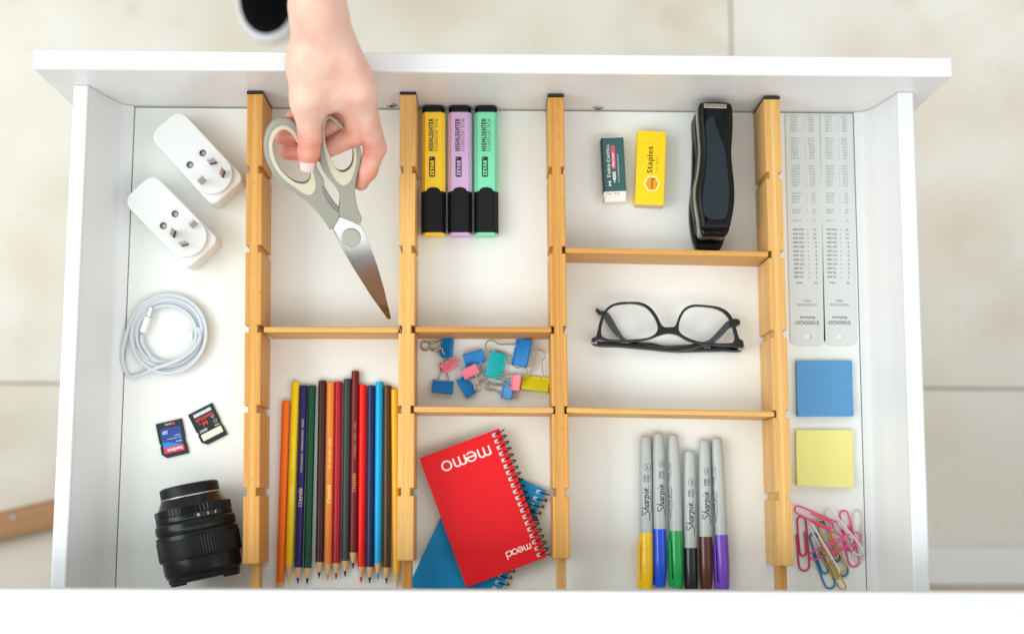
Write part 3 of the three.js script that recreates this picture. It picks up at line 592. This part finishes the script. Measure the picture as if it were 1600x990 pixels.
// ---------------------------------------------------------------- stapler
{
  const c = P(1117, 272, 45), o = thing('stapler', 'black stapler with slate grey inlay standing near the right divider', 'stapler', [c[0], BASE, c[2]]);
  const dk = black('#0c0c0e', 0.34), c0 = [c[0], BASE, c[2]];
  const top = smooth(local([[1094, 161], [1091.6, 176], [1093, 198], [1095.4, 229], [1095, 247], [1092.5, 270], [1088.6, 290], [1088, 306], [1089.7, 323], [1093, 343], [1095.6, 357], [1104, 358.5], [1122, 358.5], [1139, 357], [1143.6, 343], [1147.4, 322], [1148.4, 302], [1147.4, 282], [1145.2, 262], [1143.6, 238], [1145, 212], [1145.6, 182], [1143, 163], [1136, 159.5], [1118, 159], [1101, 159.5]], 50, c0), 130);
  const mag = smooth(local([[1093, 163], [1091, 176], [1092.4, 198], [1094.6, 229], [1094, 247], [1091.5, 270], [1087.6, 290], [1087, 306], [1088.7, 323], [1092, 343], [1096.4, 366.6], [1115, 368], [1134.2, 368], [1140, 350], [1146, 322], [1147, 302], [1144, 262], [1142.6, 238], [1144, 212], [1144.4, 182], [1142, 165], [1118, 160]], 40, c0), 130);
  const base = smooth(local([[1083.8, 184], [1082.7, 223], [1082, 269], [1080.3, 296], [1077.8, 322], [1078, 340], [1079.4, 356], [1084.5, 380], [1089.5, 389.4], [1106, 391], [1124, 390.6], [1131.6, 376], [1136, 350], [1139, 322], [1138, 296], [1135, 262], [1134, 223], [1134, 190], [1125, 182], [1095, 180]], 10, c0), 130);
  const low = smooth(local([[1095.6, 352], [1097.6, 367.4], [1115, 368.6], [1134, 368.6], [1139.6, 352], [1117, 349]], 43, c0), 60);
  obj('base', ext(base, 0.2, 11, 2.5, [], 3), dk, o);
  obj('base_pad', ext(smooth(local([[1085.5, 380.5], [1090, 388.6], [1106, 390], [1123.4, 389.6], [1129, 378], [1107, 377]], 12, c0), 50), 8, 12, 1.4), black('#070709', 0.25), o);
  obj('magazine', ext(mag, 20, 38.5, 1.2), std({ color: new THREE.Color(0.52, 0.5, 0.45), metalness: 1, roughness: 0.38 }), o);
  obj('side_panel', ext(top.map(([x, z]) => [x * 0.985, z * 0.985]), 8, 24, 1), black('#101114', 0.4), o);
  obj('cover', ext(top, 38, 53, 5, [], 5), dk, o);
  obj('nose', ext(low, 36, 46.5, 3.2, [], 4), black('#0a0505', 0.28), o);
  const inlay = smooth(local([[1114, 181], [1107, 184], [1103.4, 191], [1104.4, 215], [1105, 245], [1102.6, 275], [1098.8, 300], [1098.6, 321], [1101.6, 336], [1109, 341.6], [1131, 341.6], [1136.4, 335], [1139.2, 315], [1139.4, 290], [1136, 255], [1132.6, 232], [1124.5, 210], [1118.5, 195], [1116.4, 184]], 53, c0), 110);
  obj('inlay', ext(inlay, 52.4, 53.9, 0.6), black('#1f2a2f', 0.5), o);
  const fr = local([[1099.8, 161.6], [1136, 162.6], [1135.6, 169.6], [1100, 168.6]], 53, c0);
  obj('front_plate', ext(fr, 50.5, 54, 0.5), std({ color: new THREE.Color(0.42, 0.38, 0.32), metalness: 1, roughness: 0.32 }), o);
}

// ---------------------------------------------------------------- eyeglasses
{
  const c = P(1042, 515, 12), o = thing('eyeglasses', 'black framed eyeglasses with folded temples', 'eyeglasses', [c[0], BASE, c[2]]);
  const c0 = [c[0], 0, c[2]], K = (l, h) => local(l.map(([x, y]) => [880 + x / 4.444, 420 + y / 4.444]), h, c0), H = 17;
  const acet = phys({ color: lin('#08080a'), roughness: 0.14, clearcoat: 0.5 });
  const out = smooth(K([[203, 480], [226, 470], [238, 430], [252, 370], [278, 305], [318, 258], [380, 233], [460, 228], [545, 234], [605, 266], [652, 325], [682, 385], [702, 402], [738, 404], [770, 401], [784, 384], [808, 320], [846, 270], [900, 248], [980, 250], [1080, 264], [1142, 296], [1182, 352], [1206, 425], [1224, 482], [1249, 500], [1249, 545], [1200, 548], [1150, 535], [1030, 534], [930, 520], [850, 494], [792, 462], [740, 452], [692, 458], [600, 490], [500, 505], [400, 508], [300, 502], [250, 492], [206, 512]], H), 200);
  const il = smooth(K([[264, 440], [272, 380], [300, 304], [345, 263], [430, 246], [520, 249], [578, 273], [622, 322], [652, 382], [656, 422], [637, 452], [590, 476], [500, 488], [400, 492], [310, 486], [272, 468]], H), 90);
  const ir = smooth(K([[806, 430], [804, 392], [822, 332], [853, 288], [902, 266], [980, 266], [1058, 279], [1117, 309], [1160, 366], [1181, 432], [1190, 488], [1176, 510], [1120, 516], [1030, 513], [930, 500], [864, 476], [824, 452]], H), 90);
  const tilt = (g) => g;
  obj('frame_front', tilt(ext(out, 14, 18.4, 0.6, [il, ir], 3)), acet, o);
  const glass = phys({ color: 0xffffff, transmission: 1, thickness: 0, roughness: 0.02, ior: 1.5 });
  obj('lens', ext(il, 15.6, 16.6), glass, o); obj('lens', ext(ir, 15.6, 16.6), glass, o);
  const armL = smooth(K([[203, 497], [230, 500], [400, 512], [600, 530], [700, 542], [830, 530], [940, 512], [1010, 492], [1080, 425], [1140, 362], [1180, 345], [1222, 352], [1230, 378], [1206, 402], [1160, 412], [1100, 470], [1040, 520], [960, 545], [880, 566], [760, 580], [600, 566], [400, 548], [203, 530]], 10), 120);
  const armR = smooth(K([[1247, 540], [1150, 536], [1000, 528], [880, 524], [790, 527], [700, 530], [620, 512], [500, 500], [430, 480], [380, 410], [320, 310], [290, 290], [262, 290], [236, 272], [226, 288], [246, 316], [280, 340], [330, 420], [400, 490], [480, 522], [560, 550], [680, 568], [760, 582], [900, 580], [1100, 576], [1240, 572]], 6), 120);
  obj('temple', ext(armL, 8.2, 12, 1.2, [], 3), acet, o);
  const bb = K([[780, 520], [1100, 585]], 6);
  const tex = canvas(512, 128, (k) => { k.fillStyle = '#08080a'; k.fillRect(0, 0, 512, 128); k.fillStyle = '#e8e8e8'; k.save(); k.font = 'bold 46px sans-serif'; k.fillText('CE', 160, 62); k.fillRect(268, 40, 6, 14); k.font = '26px sans-serif'; k.fillText('RB 52', 320, 60); k.restore(); });
  const arm2 = planar(ext(armR, 3.4, 7.2, 1.2, [], 3), bb[0][0], bb[0][1], bb[1][0] - bb[0][0], bb[1][1] - bb[0][1]);
  obj('temple', arm2, phys({ map: tex, roughness: 0.14, clearcoat: 0.5 }), o);
  for (const [x, y] of [[215, 505], [1236, 545]]) { const p = K([[x, y]], 12)[0]; obj('hinge', [rbox(5.4, 8, 4.4, 0.8, p[0], 11.6, p[1]), new THREE.CylinderGeometry(0.9, 0.9, 9, 10).translate(p[0], 12, p[1] + 1.4)], std({ color: new THREE.Color(0.5, 0.5, 0.5), metalness: 1, roughness: 0.3 }), o); }
}

// ---------------------------------------------------------------- rulers
const rulerTex = canvas(300, 2048, (k, w, h) => {
  k.fillStyle = '#d9dedc'; k.fillRect(0, 0, w, h); seed = 3;
  for (let i = 0; i < 500; i++) { k.globalAlpha = 0.05; k.fillStyle = rnd() < 0.5 ? '#a5adac' : '#e2e8e7'; k.fillRect(rnd() * w, 0, 1, h); }
  k.globalAlpha = 1; k.fillStyle = '#3c4342'; k.save(); k.translate(w / 2, h / 2); k.rotate(Math.PI); k.translate(-w / 2, -h / 2);   // as seen the print stands on its head
  k.textAlign = 'center'; k.fillStyle = '#1c2122'; k.font = 'bold 46px serif'; k.fillText('YOSOGO', 150, 216, 204); k.font = '18px serif'; k.fillText('®', 262, 200); k.font = 'bold 30px serif'; k.fillText('Malaysia', 150, 254);
  k.fillStyle = '#59605f'; k.font = '29px sans-serif'; k.fillText('CONVERSION', 150, 366, 200); k.fillText('TABLE', 150, 400);
  k.fillStyle = '#666d6c'; k.font = 'bold 29px sans-serif'; k.fillText('in', 70, 556); k.fillText('mm', 212, 556);
  const row = (a, b, y, f) => { k.font = f; k.textAlign = 'left'; k.fillText(a, 52, y); k.textAlign = 'center'; k.fillText('=', 128, y); k.textAlign = 'right'; k.fillText(b, 258, y, 108); };
  let y = 608; for (let i = 1; i <= 12; i++) { row(String(i), (25.4 * i).toFixed(3), y, 'bold 27px sans-serif'); y += 38; }
  for (const den of [2, 4, 8, 16, 32, 64]) {
    y += den === 2 ? 40 : 46; let n = 0;
    for (let i = 1; i < den && n < (den < 16 ? 4 : 8); i += 2, n++) { row(i + '/' + den, (25.4 * i / den).toFixed(4), y, '22px sans-serif'); y += 25; }
  }
  k.restore();
});
[[[1226.7, 179.6], [1281, 178], [1287.2, 532.7], [1238, 533.6], [1263.2, 539.8], [1263.2, 526], 'left steel ruler with a conversion table, beside the rightmost divider'],
  [[1281.4, 178.6], [1332.4, 179.8], [1338.4, 533], [1288.6, 532.7], [1313.4, 539.6], [1313, 525.6], 'right steel ruler with a conversion table, beside the drawer side']].forEach(([a, b, c2, d, e, hole, label]) => {
  const A = mid(P(...a, 1), P(...b, 1)), B = P(...e, 1), c = mid(A, B), L = Math.hypot(B[0] - A[0], B[2] - A[2]), wd = V(P(...a, 1)).distanceTo(V(P(...b, 1))) - 0.5;
  const o = thing('ruler', label, 'ruler', [c[0], BASE, c[2]], heading(A, B), 'steel rulers with conversion tables');
  const w = wd / 2, pts = [[-w, -L / 2], [w, -L / 2]]; for (let i = 0; i <= 20; i++) { const t = i / 20 * Math.PI; pts.push([w * Math.pow(Math.abs(Math.cos(t)), 0.62) * Math.sign(Math.cos(t)), L / 2 - 5 + 5 * Math.sin(t)]); }
  const q = P(...hole, 1), dx = q[0] - c[0], dz = q[2] - c[2], th = o.rotation.y;
  const hp = [dx * Math.cos(th) - dz * Math.sin(th), dx * Math.sin(th) + dz * Math.cos(th)];
  obj('blade', planar(ext(pts, 0.2, 1.2, 0.12, [circle(hp[0], hp[1], 2.9, 24)]), -w, -L / 2, 2 * w, L), std({ map: rulerTex, metalness: 0.05, roughness: 0.42 }), o);
});

// ---------------------------------------------------------------- sticky note pads
[['#5896c8', [[1244.8, 563], [1332, 563], [1333.6, 650], [1246.2, 650.5]], 'square pad of blue sticky notes below the rulers', 5], ['#e8e28c', [[1244.6, 671.5], [1333.4, 671.5], [1333.6, 761.5], [1245.2, 758.6]], 'square pad of pale yellow sticky notes above the paper clips', 5]].forEach(([hex, q, label, H]) => {
  const c = mid(P(...q[0], H), P(...q[2], H)), o = thing('sticky_note_pad', label, 'sticky notes', [c[0], BASE, c[2]]);
  const pts = local(q, H, c), inn = pts.map(([x, z]) => [x * 0.993, z * 0.993]);
  const sheets = []; for (let i = 0; i < 9; i++) { const e = 1 - 0.004 * ((i * 7) % 3), s = (i * 5) % 4 * 0.06; sheets.push(ext(inn.map(([x, z]) => [x * e + s, z * e - s]), 0.2 + i * 0.5, 0.2 + i * 0.5 + 0.44)); }
  obj('pad', sheets, plastic(hex, 0.85), o);
  // top sheet: stuck along its far half, its near half lifting very slightly
  const n = 24, g = new THREE.PlaneGeometry(1, 1, 1, n).rotateX(-Math.PI / 2), p = g.attributes.position;
  for (let i = 0; i < p.count; i++) {
    const u = p.getX(i) + 0.5, v = p.getZ(i) + 0.5, a = pts[0], b = pts[1], cc = pts[2], d = pts[3];
    const x = (a[0] * (1 - u) + b[0] * u) * (1 - v) + (d[0] * (1 - u) + cc[0] * u) * v, z = (a[1] * (1 - u) + b[1] * u) * (1 - v) + (d[1] * (1 - u) + cc[1] * u) * v;
    const lift = v > 0.5 ? 5.2 * (v - 0.5) : 0; p.setXYZ(i, x, 4.82 + lift, z);
  }
  g.computeVertexNormals(); obj('top_sheet', g, plastic(hex, 0.8, { side: THREE.DoubleSide }), o);
});

// ---------------------------------------------------------------- markers
function script(k, s) {                                                 // the brush lettering on the markers
  k.lineCap = k.lineJoin = 'round'; k.lineWidth = 9.5 / s; k.beginPath();
  k.moveTo(62, -62); k.bezierCurveTo(40, -84, 8, -66, 26, -46); k.bezierCurveTo(44, -28, 70, -22, 50, -2); k.bezierCurveTo(34, 12, -4, 14, -30, 8);
  k.moveTo(92, -76); k.lineTo(70, 0); k.moveTo(76, -22); k.bezierCurveTo(90, -46, 106, -40, 98, -18); k.bezierCurveTo(94, -2, 98, 2, 108, -6);
  k.moveTo(142, -36); k.bezierCurveTo(116, -46, 104, -4, 122, -1); k.bezierCurveTo(134, 0, 142, -20, 146, -36); k.bezierCurveTo(140, -10, 140, 2, 152, -4);
  k.moveTo(164, -38); k.lineTo(154, 0); k.moveTo(158, -18); k.bezierCurveTo(168, -38, 176, -40, 186, -36);
  k.moveTo(200, -38); k.lineTo(180, 34); k.moveTo(196, -22); k.bezierCurveTo(210, -44, 230, -40, 222, -18); k.bezierCurveTo(216, 0, 200, 4, 192, -4);
  k.moveTo(246, -38); k.bezierCurveTo(236, -12, 236, 2, 250, -4); k.moveTo(252, -58); k.lineTo(253, -57);
  k.moveTo(264, -18); k.bezierCurveTo(292, -22, 290, -44, 274, -38); k.bezierCurveTo(254, -28, 256, 4, 284, -6);
  k.moveTo(304, -2); k.lineTo(305, -1); k.stroke();
}
const markers = [
  ['yellow', '#fbc80a', [1008.6, 681], [1011, 921], 833, 0.0, -1.35, 'grey permanent marker with a yellow cap'],
  ['blue', '#0a4fdc', [1028.7, 675.5], [1032, 917], 827, 0.42, -1.9, 'grey permanent marker with a bright blue cap'],
  ['green', '#06a34c', [1052, 678.3], [1059, 919], 830, -1.5, -1.1, 'grey permanent marker with a green cap'],
  ['black', '#121214', [1077.4, 703.7], [1080.6, 944], 856.4, 0.06, 3.0, 'grey permanent marker with a black cap, lying lowest in its row'],
  ['brown', '#542818', [1100.6, 686.8], [1104, 926], 839, 0.22, 2.8, 'grey permanent marker with a brown cap'],
  ['purple', '#7446c0', [1120.4, 684], [1131.6, 924], 836, -1.45, -1.3, 'grey permanent marker with a purple cap'],
];
const markerTex = canvas(384, 960, (k, w, h) => {
  k.fillStyle = '#b4bab8'; k.fillRect(0, 0, w, h); k.strokeStyle = k.fillStyle = '#1f2226';
  const mm = h / 86;
  k.save(); k.translate(w / 2 + 20, 72 * mm); k.rotate(-Math.PI / 2); k.scale(0.98, 0.98); script(k, 1); k.restore();
  k.save(); k.translate(w / 2, 41.5 * mm); k.rotate(-Math.PI / 2); k.font = 'bold 38px sans-serif'; k.fillText('FINE', 4, -4, 70); k.fillText('POINT', 0, 34, 84); k.lineWidth = 4; k.beginPath(); k.arc(150, 10, 36, 0, 7); k.stroke(); k.font = 'bold 34px sans-serif'; k.fillText('AP', 128, 22, 44); k.restore();
  k.save(); k.translate(w / 2 + 58, 68 * mm); k.rotate(-Math.PI / 2); k.font = 'bold 23px sans-serif'; k.fillText('Permanent', 0, 0, 120); k.fillText('Marker', 150, 0, 84); k.font = '16px sans-serif'; k.fillText('CONFORMS TO ASTM', 330, 0, 140); k.restore();
});
markers.forEach(([nm, hex, a, b, capv, roll, clipA, label]) => {
  const h = 6, A = P(...a, h), B = P(...b, h), L = Math.hypot(B[0] - A[0], B[2] - A[2]);
  const o = thing('marker_pen', label, 'marker', [A[0], BASE + h, A[2]], heading(A, B), 'permanent markers in a row');
  const C = L * (capv - a[1]) / (b[1] - a[1]), prof = [[0, 0], [2.6, 0], [4.0, 0.6], [4.5, 1.8], [4.75, 5], [5.15, 14], [5.45, 28], [5.6, 45], [5.7, C]];
  obj('barrel', latheZ(prof, 36).rotateZ(-roll), std({ map: markerTex, roughness: 0.36 }), o);
  const cm = phys({ color: lin(hex), roughness: 0.24, clearcoat: 0.3 });
  const cl = L - C, cap = obj('cap', latheZ([[5.7, C - 0.1], [5.95, C + 0.2], [5.95, C + cl * 0.5], [5.9, C + cl * 0.66], [5.3, C + cl * 0.84], [4.6, C + cl * 0.96], [4.3, L - 0.3], [3.8, L], [0, L]], 36), cm, o);
  const clip = ext([[-1.7, C + 8], [1.7, C + 8], [2.0, C + 14], [1.9, L - 5], [1.2, L - 1.6], [-1.2, L - 1.6], [-1.9, L - 5], [-2.0, C + 14]], 6.9, 8.3, 0.4);
  const foot = rbox(2.6, 4, 7, 0.8, 0, 5.6, L - 5.5);
  obj('clip', [clip.rotateZ(-clipA), foot.rotateZ(-clipA)], cm, cap);
});

// ---------------------------------------------------------------- notebooks
function notebook(name, label, tl, ex, ez, H0, H1, hex, draw, coil) {
  // tl: far left corner, ex: along the short edge, ez: along the long edge (pixels of the corners of the cover)
  const A = V(P(...tl, H1)), X = V(P(...ex, H1)).sub(A), Z = V(P(...ez, H1)).sub(A), w = X.length(), l = Z.length(), th = Math.atan2(Z.x, Z.z);
  const o = thing(name, label, 'notebook', [A.x, BASE, A.z], th);
  const n = 20, pit = l / (n + 0.4), holes = [], xh = w - 6.2;
  for (let i = 0; i < n; i++) { const z = pit * (i + 0.7); holes.push([[xh - 1.9, z - 1.7], [xh + 1.9, z - 1.7], [xh + 1.9, z + 1.7], [xh - 1.9, z + 1.7]]); }
  const rect = (d) => [[d, d], [w - d, d], [w - d, l - d], [d, l - d]];
  const tex = canvas(610, 1024, (k, W, Hh) => draw(k, W / 76, Hh));
  obj('front_cover', planar(ext(rect(0), H1 - 0.6, H1, 0, holes), 0, 0, w, l), phys({ map: tex, roughness: 0.4, specularIntensity: 0.5 }), o);
  const pages = []; for (let i = 0; i < 8; i++) { const y = H0 + 0.7 + (H1 - H0 - 1.5) * i / 8, d = 0.6 + ((i * 5) % 3) * 0.12; pages.push(ext(rect(d), y, y + (H1 - H0 - 1.5) / 8 - 0.06)); }
  obj('pages', pages, std({ color: lin('#f1efe8'), roughness: 0.85 }), o);
  obj('back_cover', ext(rect(0), H0 + 0.05, H0 + 0.6), std({ color: lin('#b9b2a2'), roughness: 0.8 }), o);
  const R = 5.6, pts = [], cy = (H0 + H1) / 2, ry = (H1 - H0) / 2 + 1.5;
  for (let i = 0; i < n * 16; i++) { const t = i / 16, a = t * 2 * Math.PI; pts.push([w - 1.2 + R * Math.cos(a), cy + ry * Math.sin(a), pit * (0.35 + t)]); }
  obj('spiral_wire', tube(pts, 0.55, n * 20, 6), std({ color: lin('#1a1b1d'), roughness: 0.35, metalness: 0.4 }), o);
  return o;
}
notebook('notebook', 'blue spiral notebook lying crosswise under the red one', [733.4, 709.7], [855.8, 761.6], [638.5, 914.7], 0.2, 7, '#0a8cc8',
  (k, q, h) => { k.fillStyle = '#0d8cc6'; k.fillRect(0, 0, 700, h); });
const red = notebook('notebook', 'red spiral notebook with memo on its cover', [655.1, 715.6], [779.6, 668.7], [728.6, 917.4], 8.4, 15.4, '#e6222a', (k, q, h) => {
  k.fillStyle = '#e2151f'; k.fillRect(0, 0, 700, h);
  seed = 9; for (let i = 0; i < 900; i++) { k.globalAlpha = 0.12; k.fillStyle = rnd() < 0.5 ? '#c3141f' : '#ee4048'; k.fillRect(rnd() * 610, rnd() * h, rr(1, 2), rr(1, 2)); } k.globalAlpha = 1;
  const s = h / 127, letters = (cx, cy, x, lw, word) => {
    k.save(); k.translate(cx * s, cy * s); k.rotate(Math.PI); k.strokeStyle = '#fbeae6'; k.lineWidth = lw * s; k.lineCap = 'butt'; let p = 0; const r = x / 2 * s;
    const adv = { m: 1.62, e: 1.14, o: 1.1, a: 1.2, d: 1.2 }, tot = [...word].reduce((t, c) => t + adv[c], 0) * x * s; p = -tot / 2;
    for (const c of word) {
      k.beginPath();
      if (c === 'o') k.arc(p + r, 0, r, 0, 7);
      if (c === 'e') { k.moveTo(p, 0); k.lineTo(p + 2 * r, 0); k.arc(p + r, 0, r, 0, 0.7, true); }
      if (c === 'm') { const q2 = r * 0.62; k.moveTo(p + 2, -r); k.lineTo(p + 2, r); k.moveTo(p + 2, r); k.lineTo(p + 2, -r + q2); k.arc(p + 2 + q2, -r + q2, q2, Math.PI, 0); k.lineTo(p + 2 + 2 * q2, r); k.moveTo(p + 2 + 2 * q2, -r + q2); k.arc(p + 2 + 3 * q2, -r + q2, q2, Math.PI, 0); k.lineTo(p + 2 + 4 * q2, r); }
      if (c === 'a' || c === 'd') { k.arc(p + r, 0, r, 0, 7); k.moveTo(p + 2 * r, c === 'd' ? -2.1 * r : -r); k.lineTo(p + 2 * r, r); }
      k.stroke(); p += adv[c] * x * s;
    }
    k.restore();
  };
  letters(38.5, 15.5, 8.4, 1.5, 'memo'); letters(54, 112, 4.6, 1.0, 'mead');
});

// ---------------------------------------------------------------- binder clips
function binderClip(label, hex, center, axis, L, D, lift, handles, tiltA = 0, flip = 1) {
  // center: pixel of the upper face, axis: pixel direction along the clip, jaw side is to the right of it (flip turns it round)
  const S = D * 0.62, A = P(...center, lift + S * 0.6), B = P(center[0] + axis[0], center[1] + axis[1], lift + S * 0.6), th = Math.atan2(-(B[2] - A[2]), B[0] - A[0]);
  const o = thing('binder_clip', label, 'binder clip', [A[0], BASE + lift, A[2]], th + (flip < 0 ? Math.PI : 0), 'binder clips heaped in the middle compartment');
  o.rotation.order = 'YXZ'; o.rotation.x = tiltA;
  const m = phys({ color: lin(hex), roughness: 0.34, specularIntensity: 0.7 }), t = 0.8;
  // section in z (depth, jaw at +) and y (height)
  const top = [], sec = [[-D / 2, 0.3], [D / 2 - 1.5, 0.3], [D / 2 - 1.5, 0.3 + t], [-D / 2 + t, 0.3 + t], [-D / 2 + t, S - t], [D / 2 - 1.5, 2.4], [D / 2 - 1.2, 3.2], [-D / 2 + 1.4, S + 0.15], [-D / 2 + 0.4, S], [-D / 2, S - 0.7]];
  const g = extZ(sec.map(([z, y]) => [z, y]), -L / 2, L / 2, 0.15).rotateY(-Math.PI / 2);   // x' = -z, z' = x
  obj('clip_body', [g, ...[-1, 1].flatMap((s) => [2.8, 0.9].map((y, j) => new THREE.CylinderGeometry(1.05, 1.05, L * 0.24, 12).rotateZ(Math.PI / 2).translate(s * L * 0.38, y + (j ? 0 : 0.25), D / 2 - 1))), ...[2.9, 0.8].map((y) => new THREE.CylinderGeometry(0.95, 0.95, L * 0.34, 12).rotateZ(Math.PI / 2).translate(0, y, D / 2 - 1))], m, o);
  handles.forEach(([up, len], j) => {
    const y0 = j ? 0.9 : 2.9, H = len * L, e = L * 0.21, pts2 = [[-e * 1.25, 0], [-e * 0.92, H * 0.3], [-e * 0.62, H * 0.6], [-e * 0.95, H * 0.74], [-e * 0.95, H * 0.9], [-e * 0.45, H], [e * 0.45, H], [e * 0.95, H * 0.9], [e * 0.95, H * 0.74], [e * 0.62, H * 0.6], [e * 0.92, H * 0.3], [e * 1.25, 0]];
    const c = Math.cos(up), s = Math.sin(up);
    obj('wire_handle', tube(pts2.map(([x, q]) => [x, y0 + q * s, D / 2 - 1 + q * c]), 0.7, 70, 8), wireSteel, o);
  });
}
const q2 = (x, y) => [645 + x / 8.25, 515 + y / 8.25], q3 = (x, y) => [740 + x / 8.246, 515 + y / 8.246];
const blueC = '#087cc6', pinkC = '#ee7f93', tealC = '#00b6bb', yelC = '#e0d820', lblue = '#3a9ae0';
binderClip('blue binder clip at the top left of the heap, two wire loops pointing left', blueC, q2(445, 226), [-1, 12], 19, 11.5, 3, [[0.02, 0.98], [0.5, 0.62]], 0.18, 1);
binderClip('pink binder clip below the top left blue clip', pinkC, q2(470, 452), [-187, 138], 15.5, 9.6, 2.6, [[0.25, 0.95]], 0, 1);
binderClip('blue binder clip at the lower left corner of the heap', blueC, q2(383, 735), [280, 22], 19, 11.5, 0.1, [[0.03, 0.85]], 0, -1);
binderClip('blue binder clip in the middle, above the second pink clip', blueC, q2(790, 365), [258, -80], 18.6, 11.5, 2.2, [[0.05, 0.98]], 0, 1);
binderClip('blue binder clip half under the second pink clip', blueC, q2(692, 730), [132, 222], 18.2, 11, 0.3, [[0.06, 0.9]], 0, -1);
binderClip('pink binder clip leaning on two blue clips left of the teal one', pinkC, q2(735, 535), [190, -95], 14.6, 9.4, 6, [[0.0, 1.05]], 0.12, 1);
binderClip('large teal binder clip in the centre of the heap', tealC, q3(290, 455), [-90, 320], 23.6, 15, 2.4, [[0.12, 0.92]], 0, -1);
binderClip('large blue binder clip touching the upper cross bar', blueC, q3(622, 292), [-70, 330], 24.4, 14.6, 1.2, [[0.08, 1.1]], 0, 1);
binderClip('yellow binder clip in the right corner of the compartment', yelC, q3(795, 690), [350, 45], 24.6, 13.6, 0.4, [[0.18, 1.0]], 0, -1);
binderClip('light blue binder clip under the right pink clip', lblue, q3(440, 775), [-40, 210], 15.2, 10.5, 0.3, [[0.02, 1.05], [0.25, 0.95]], 0, 1);
binderClip('pink binder clip beside the yellow one', pinkC, q3(548, 682), [-30, 205], 14.4, 9.2, 5.2, [[0.05, 1.05]], 0.06, 1);

// ---------------------------------------------------------------- paper clips
function clipGeo(Lg, W, r) {
  const w = W / 2, g = 1.9, pts = [], arc = (cx, cz, rad, a0, a1) => { for (let i = 0; i <= 10; i++) { const t = a0 + (a1 - a0) * i / 10; pts.push([cx + rad * Math.cos(t), 0, cz + rad * Math.sin(t)]); } };
  pts.push([-w, 0, -Lg * 0.16]); pts.push([-w, 0, Lg * 0.1]);
  arc(0, Lg / 2 - w, w, Math.PI, 0);
  arc(g / 2, -Lg / 2 + w, w - g / 2, 0, -Math.PI);
  const y = 0.25; arc(0, Lg * 0.27 - w, w - g, Math.PI, 0);
  pts.push([w - g, y, -Lg * 0.12], [w - g, y, -Lg * 0.2]);
  return tube(pts, r, 150, 7);
}
const clipMat = {}, clipShared = merged(clipGeo(49, 9.4, 0.84));
const z6 = (x, y) => [1230 + x / 6.83, 780 + y / 6.83];
[['#ded5c8', z6(735, 98), z6(762, 660), 1, 1.4, 0, 'pale white paper clip nearest the drawer side'],
  ['#d2a812', z6(345, 540), z6(600, 955), 1, 1.6, 1.1, 'dark yellow paper clip lowest in the heap'],
  ['#1478bb', z6(345, 235), z6(622, 812), 1.2, 2, 0, 'blue paper clip under the yellow one'],
  ['#167cc0', z6(258, 355), z6(476, 945), 2, 1.2, 0, 'blue paper clip at the lower left of the heap'],
  ['#d62a66', z6(140, 168), z6(190, 758), 1.5, 0.9, 0, 'crimson pink paper clip at the left edge of the heap'],
  ['#f2508e', z6(585, 110), z6(728, 712), 2, 1.2, 0.12, 'pink paper clip at the right of the heap, upright'],
  ['#e2aa18', z6(330, 200), z6(598, 782), 4, 4, 0.15, 'yellow paper clip in the middle of the heap'],
  ['#ece8e6', z6(214, 240), z6(540, 795), 4.5, 3.5, 1.25, 'white paper clip lying on edge across the blue one'],
  ['#e6e6e8', z6(405, 105), z6(795, 585), 4, 4.5, 0.75, 'white paper clip slanting across the upper right'],
  ['#f24a8a', z6(70, 100), z6(648, 355), 5.5, 6, -0.25, 'pink paper clip slanting across the top of the heap'],
  ['#f0508c', z6(240, 632), z6(782, 385), 6.6, 7, 0.1, 'pink paper clip lying level across the middle of the heap']].forEach(([hex, a, b, h0, h1, roll, label]) => {
  const A = V(P(...a, h0)), B = V(P(...b, h1)), c = A.clone().add(B).multiplyScalar(0.5);
  const d = B.clone().sub(A), len = d.length(); d.normalize();
  const mat = clipMat[hex] ??= phys({ color: lin(hex), roughness: 0.3, clearcoat: 0.3 });
  const o = new THREE.Mesh(clipShared, mat); o.name = numbered('paper_clip'); o.castShadow = o.receiveShadow = true;
  const x = new THREE.Vector3(0, 1, 0).cross(d).normalize(), y = d.clone().cross(x).normalize();
  if (roll) { x.applyAxisAngle(d, roll); y.applyAxisAngle(d, roll); }
  basis(o, x, y, d); o.scale.set(1, 1, len / 49);
  if (Math.abs(roll) > 1) c.y += 3.6;
  o.position.copy(c.multiplyScalar(0.001));
  o.userData = { label, category: 'paper clip', group: 'paper clips heaped beside the right divider' };
  scene.add(o);
});

renderer.render(scene, camera);
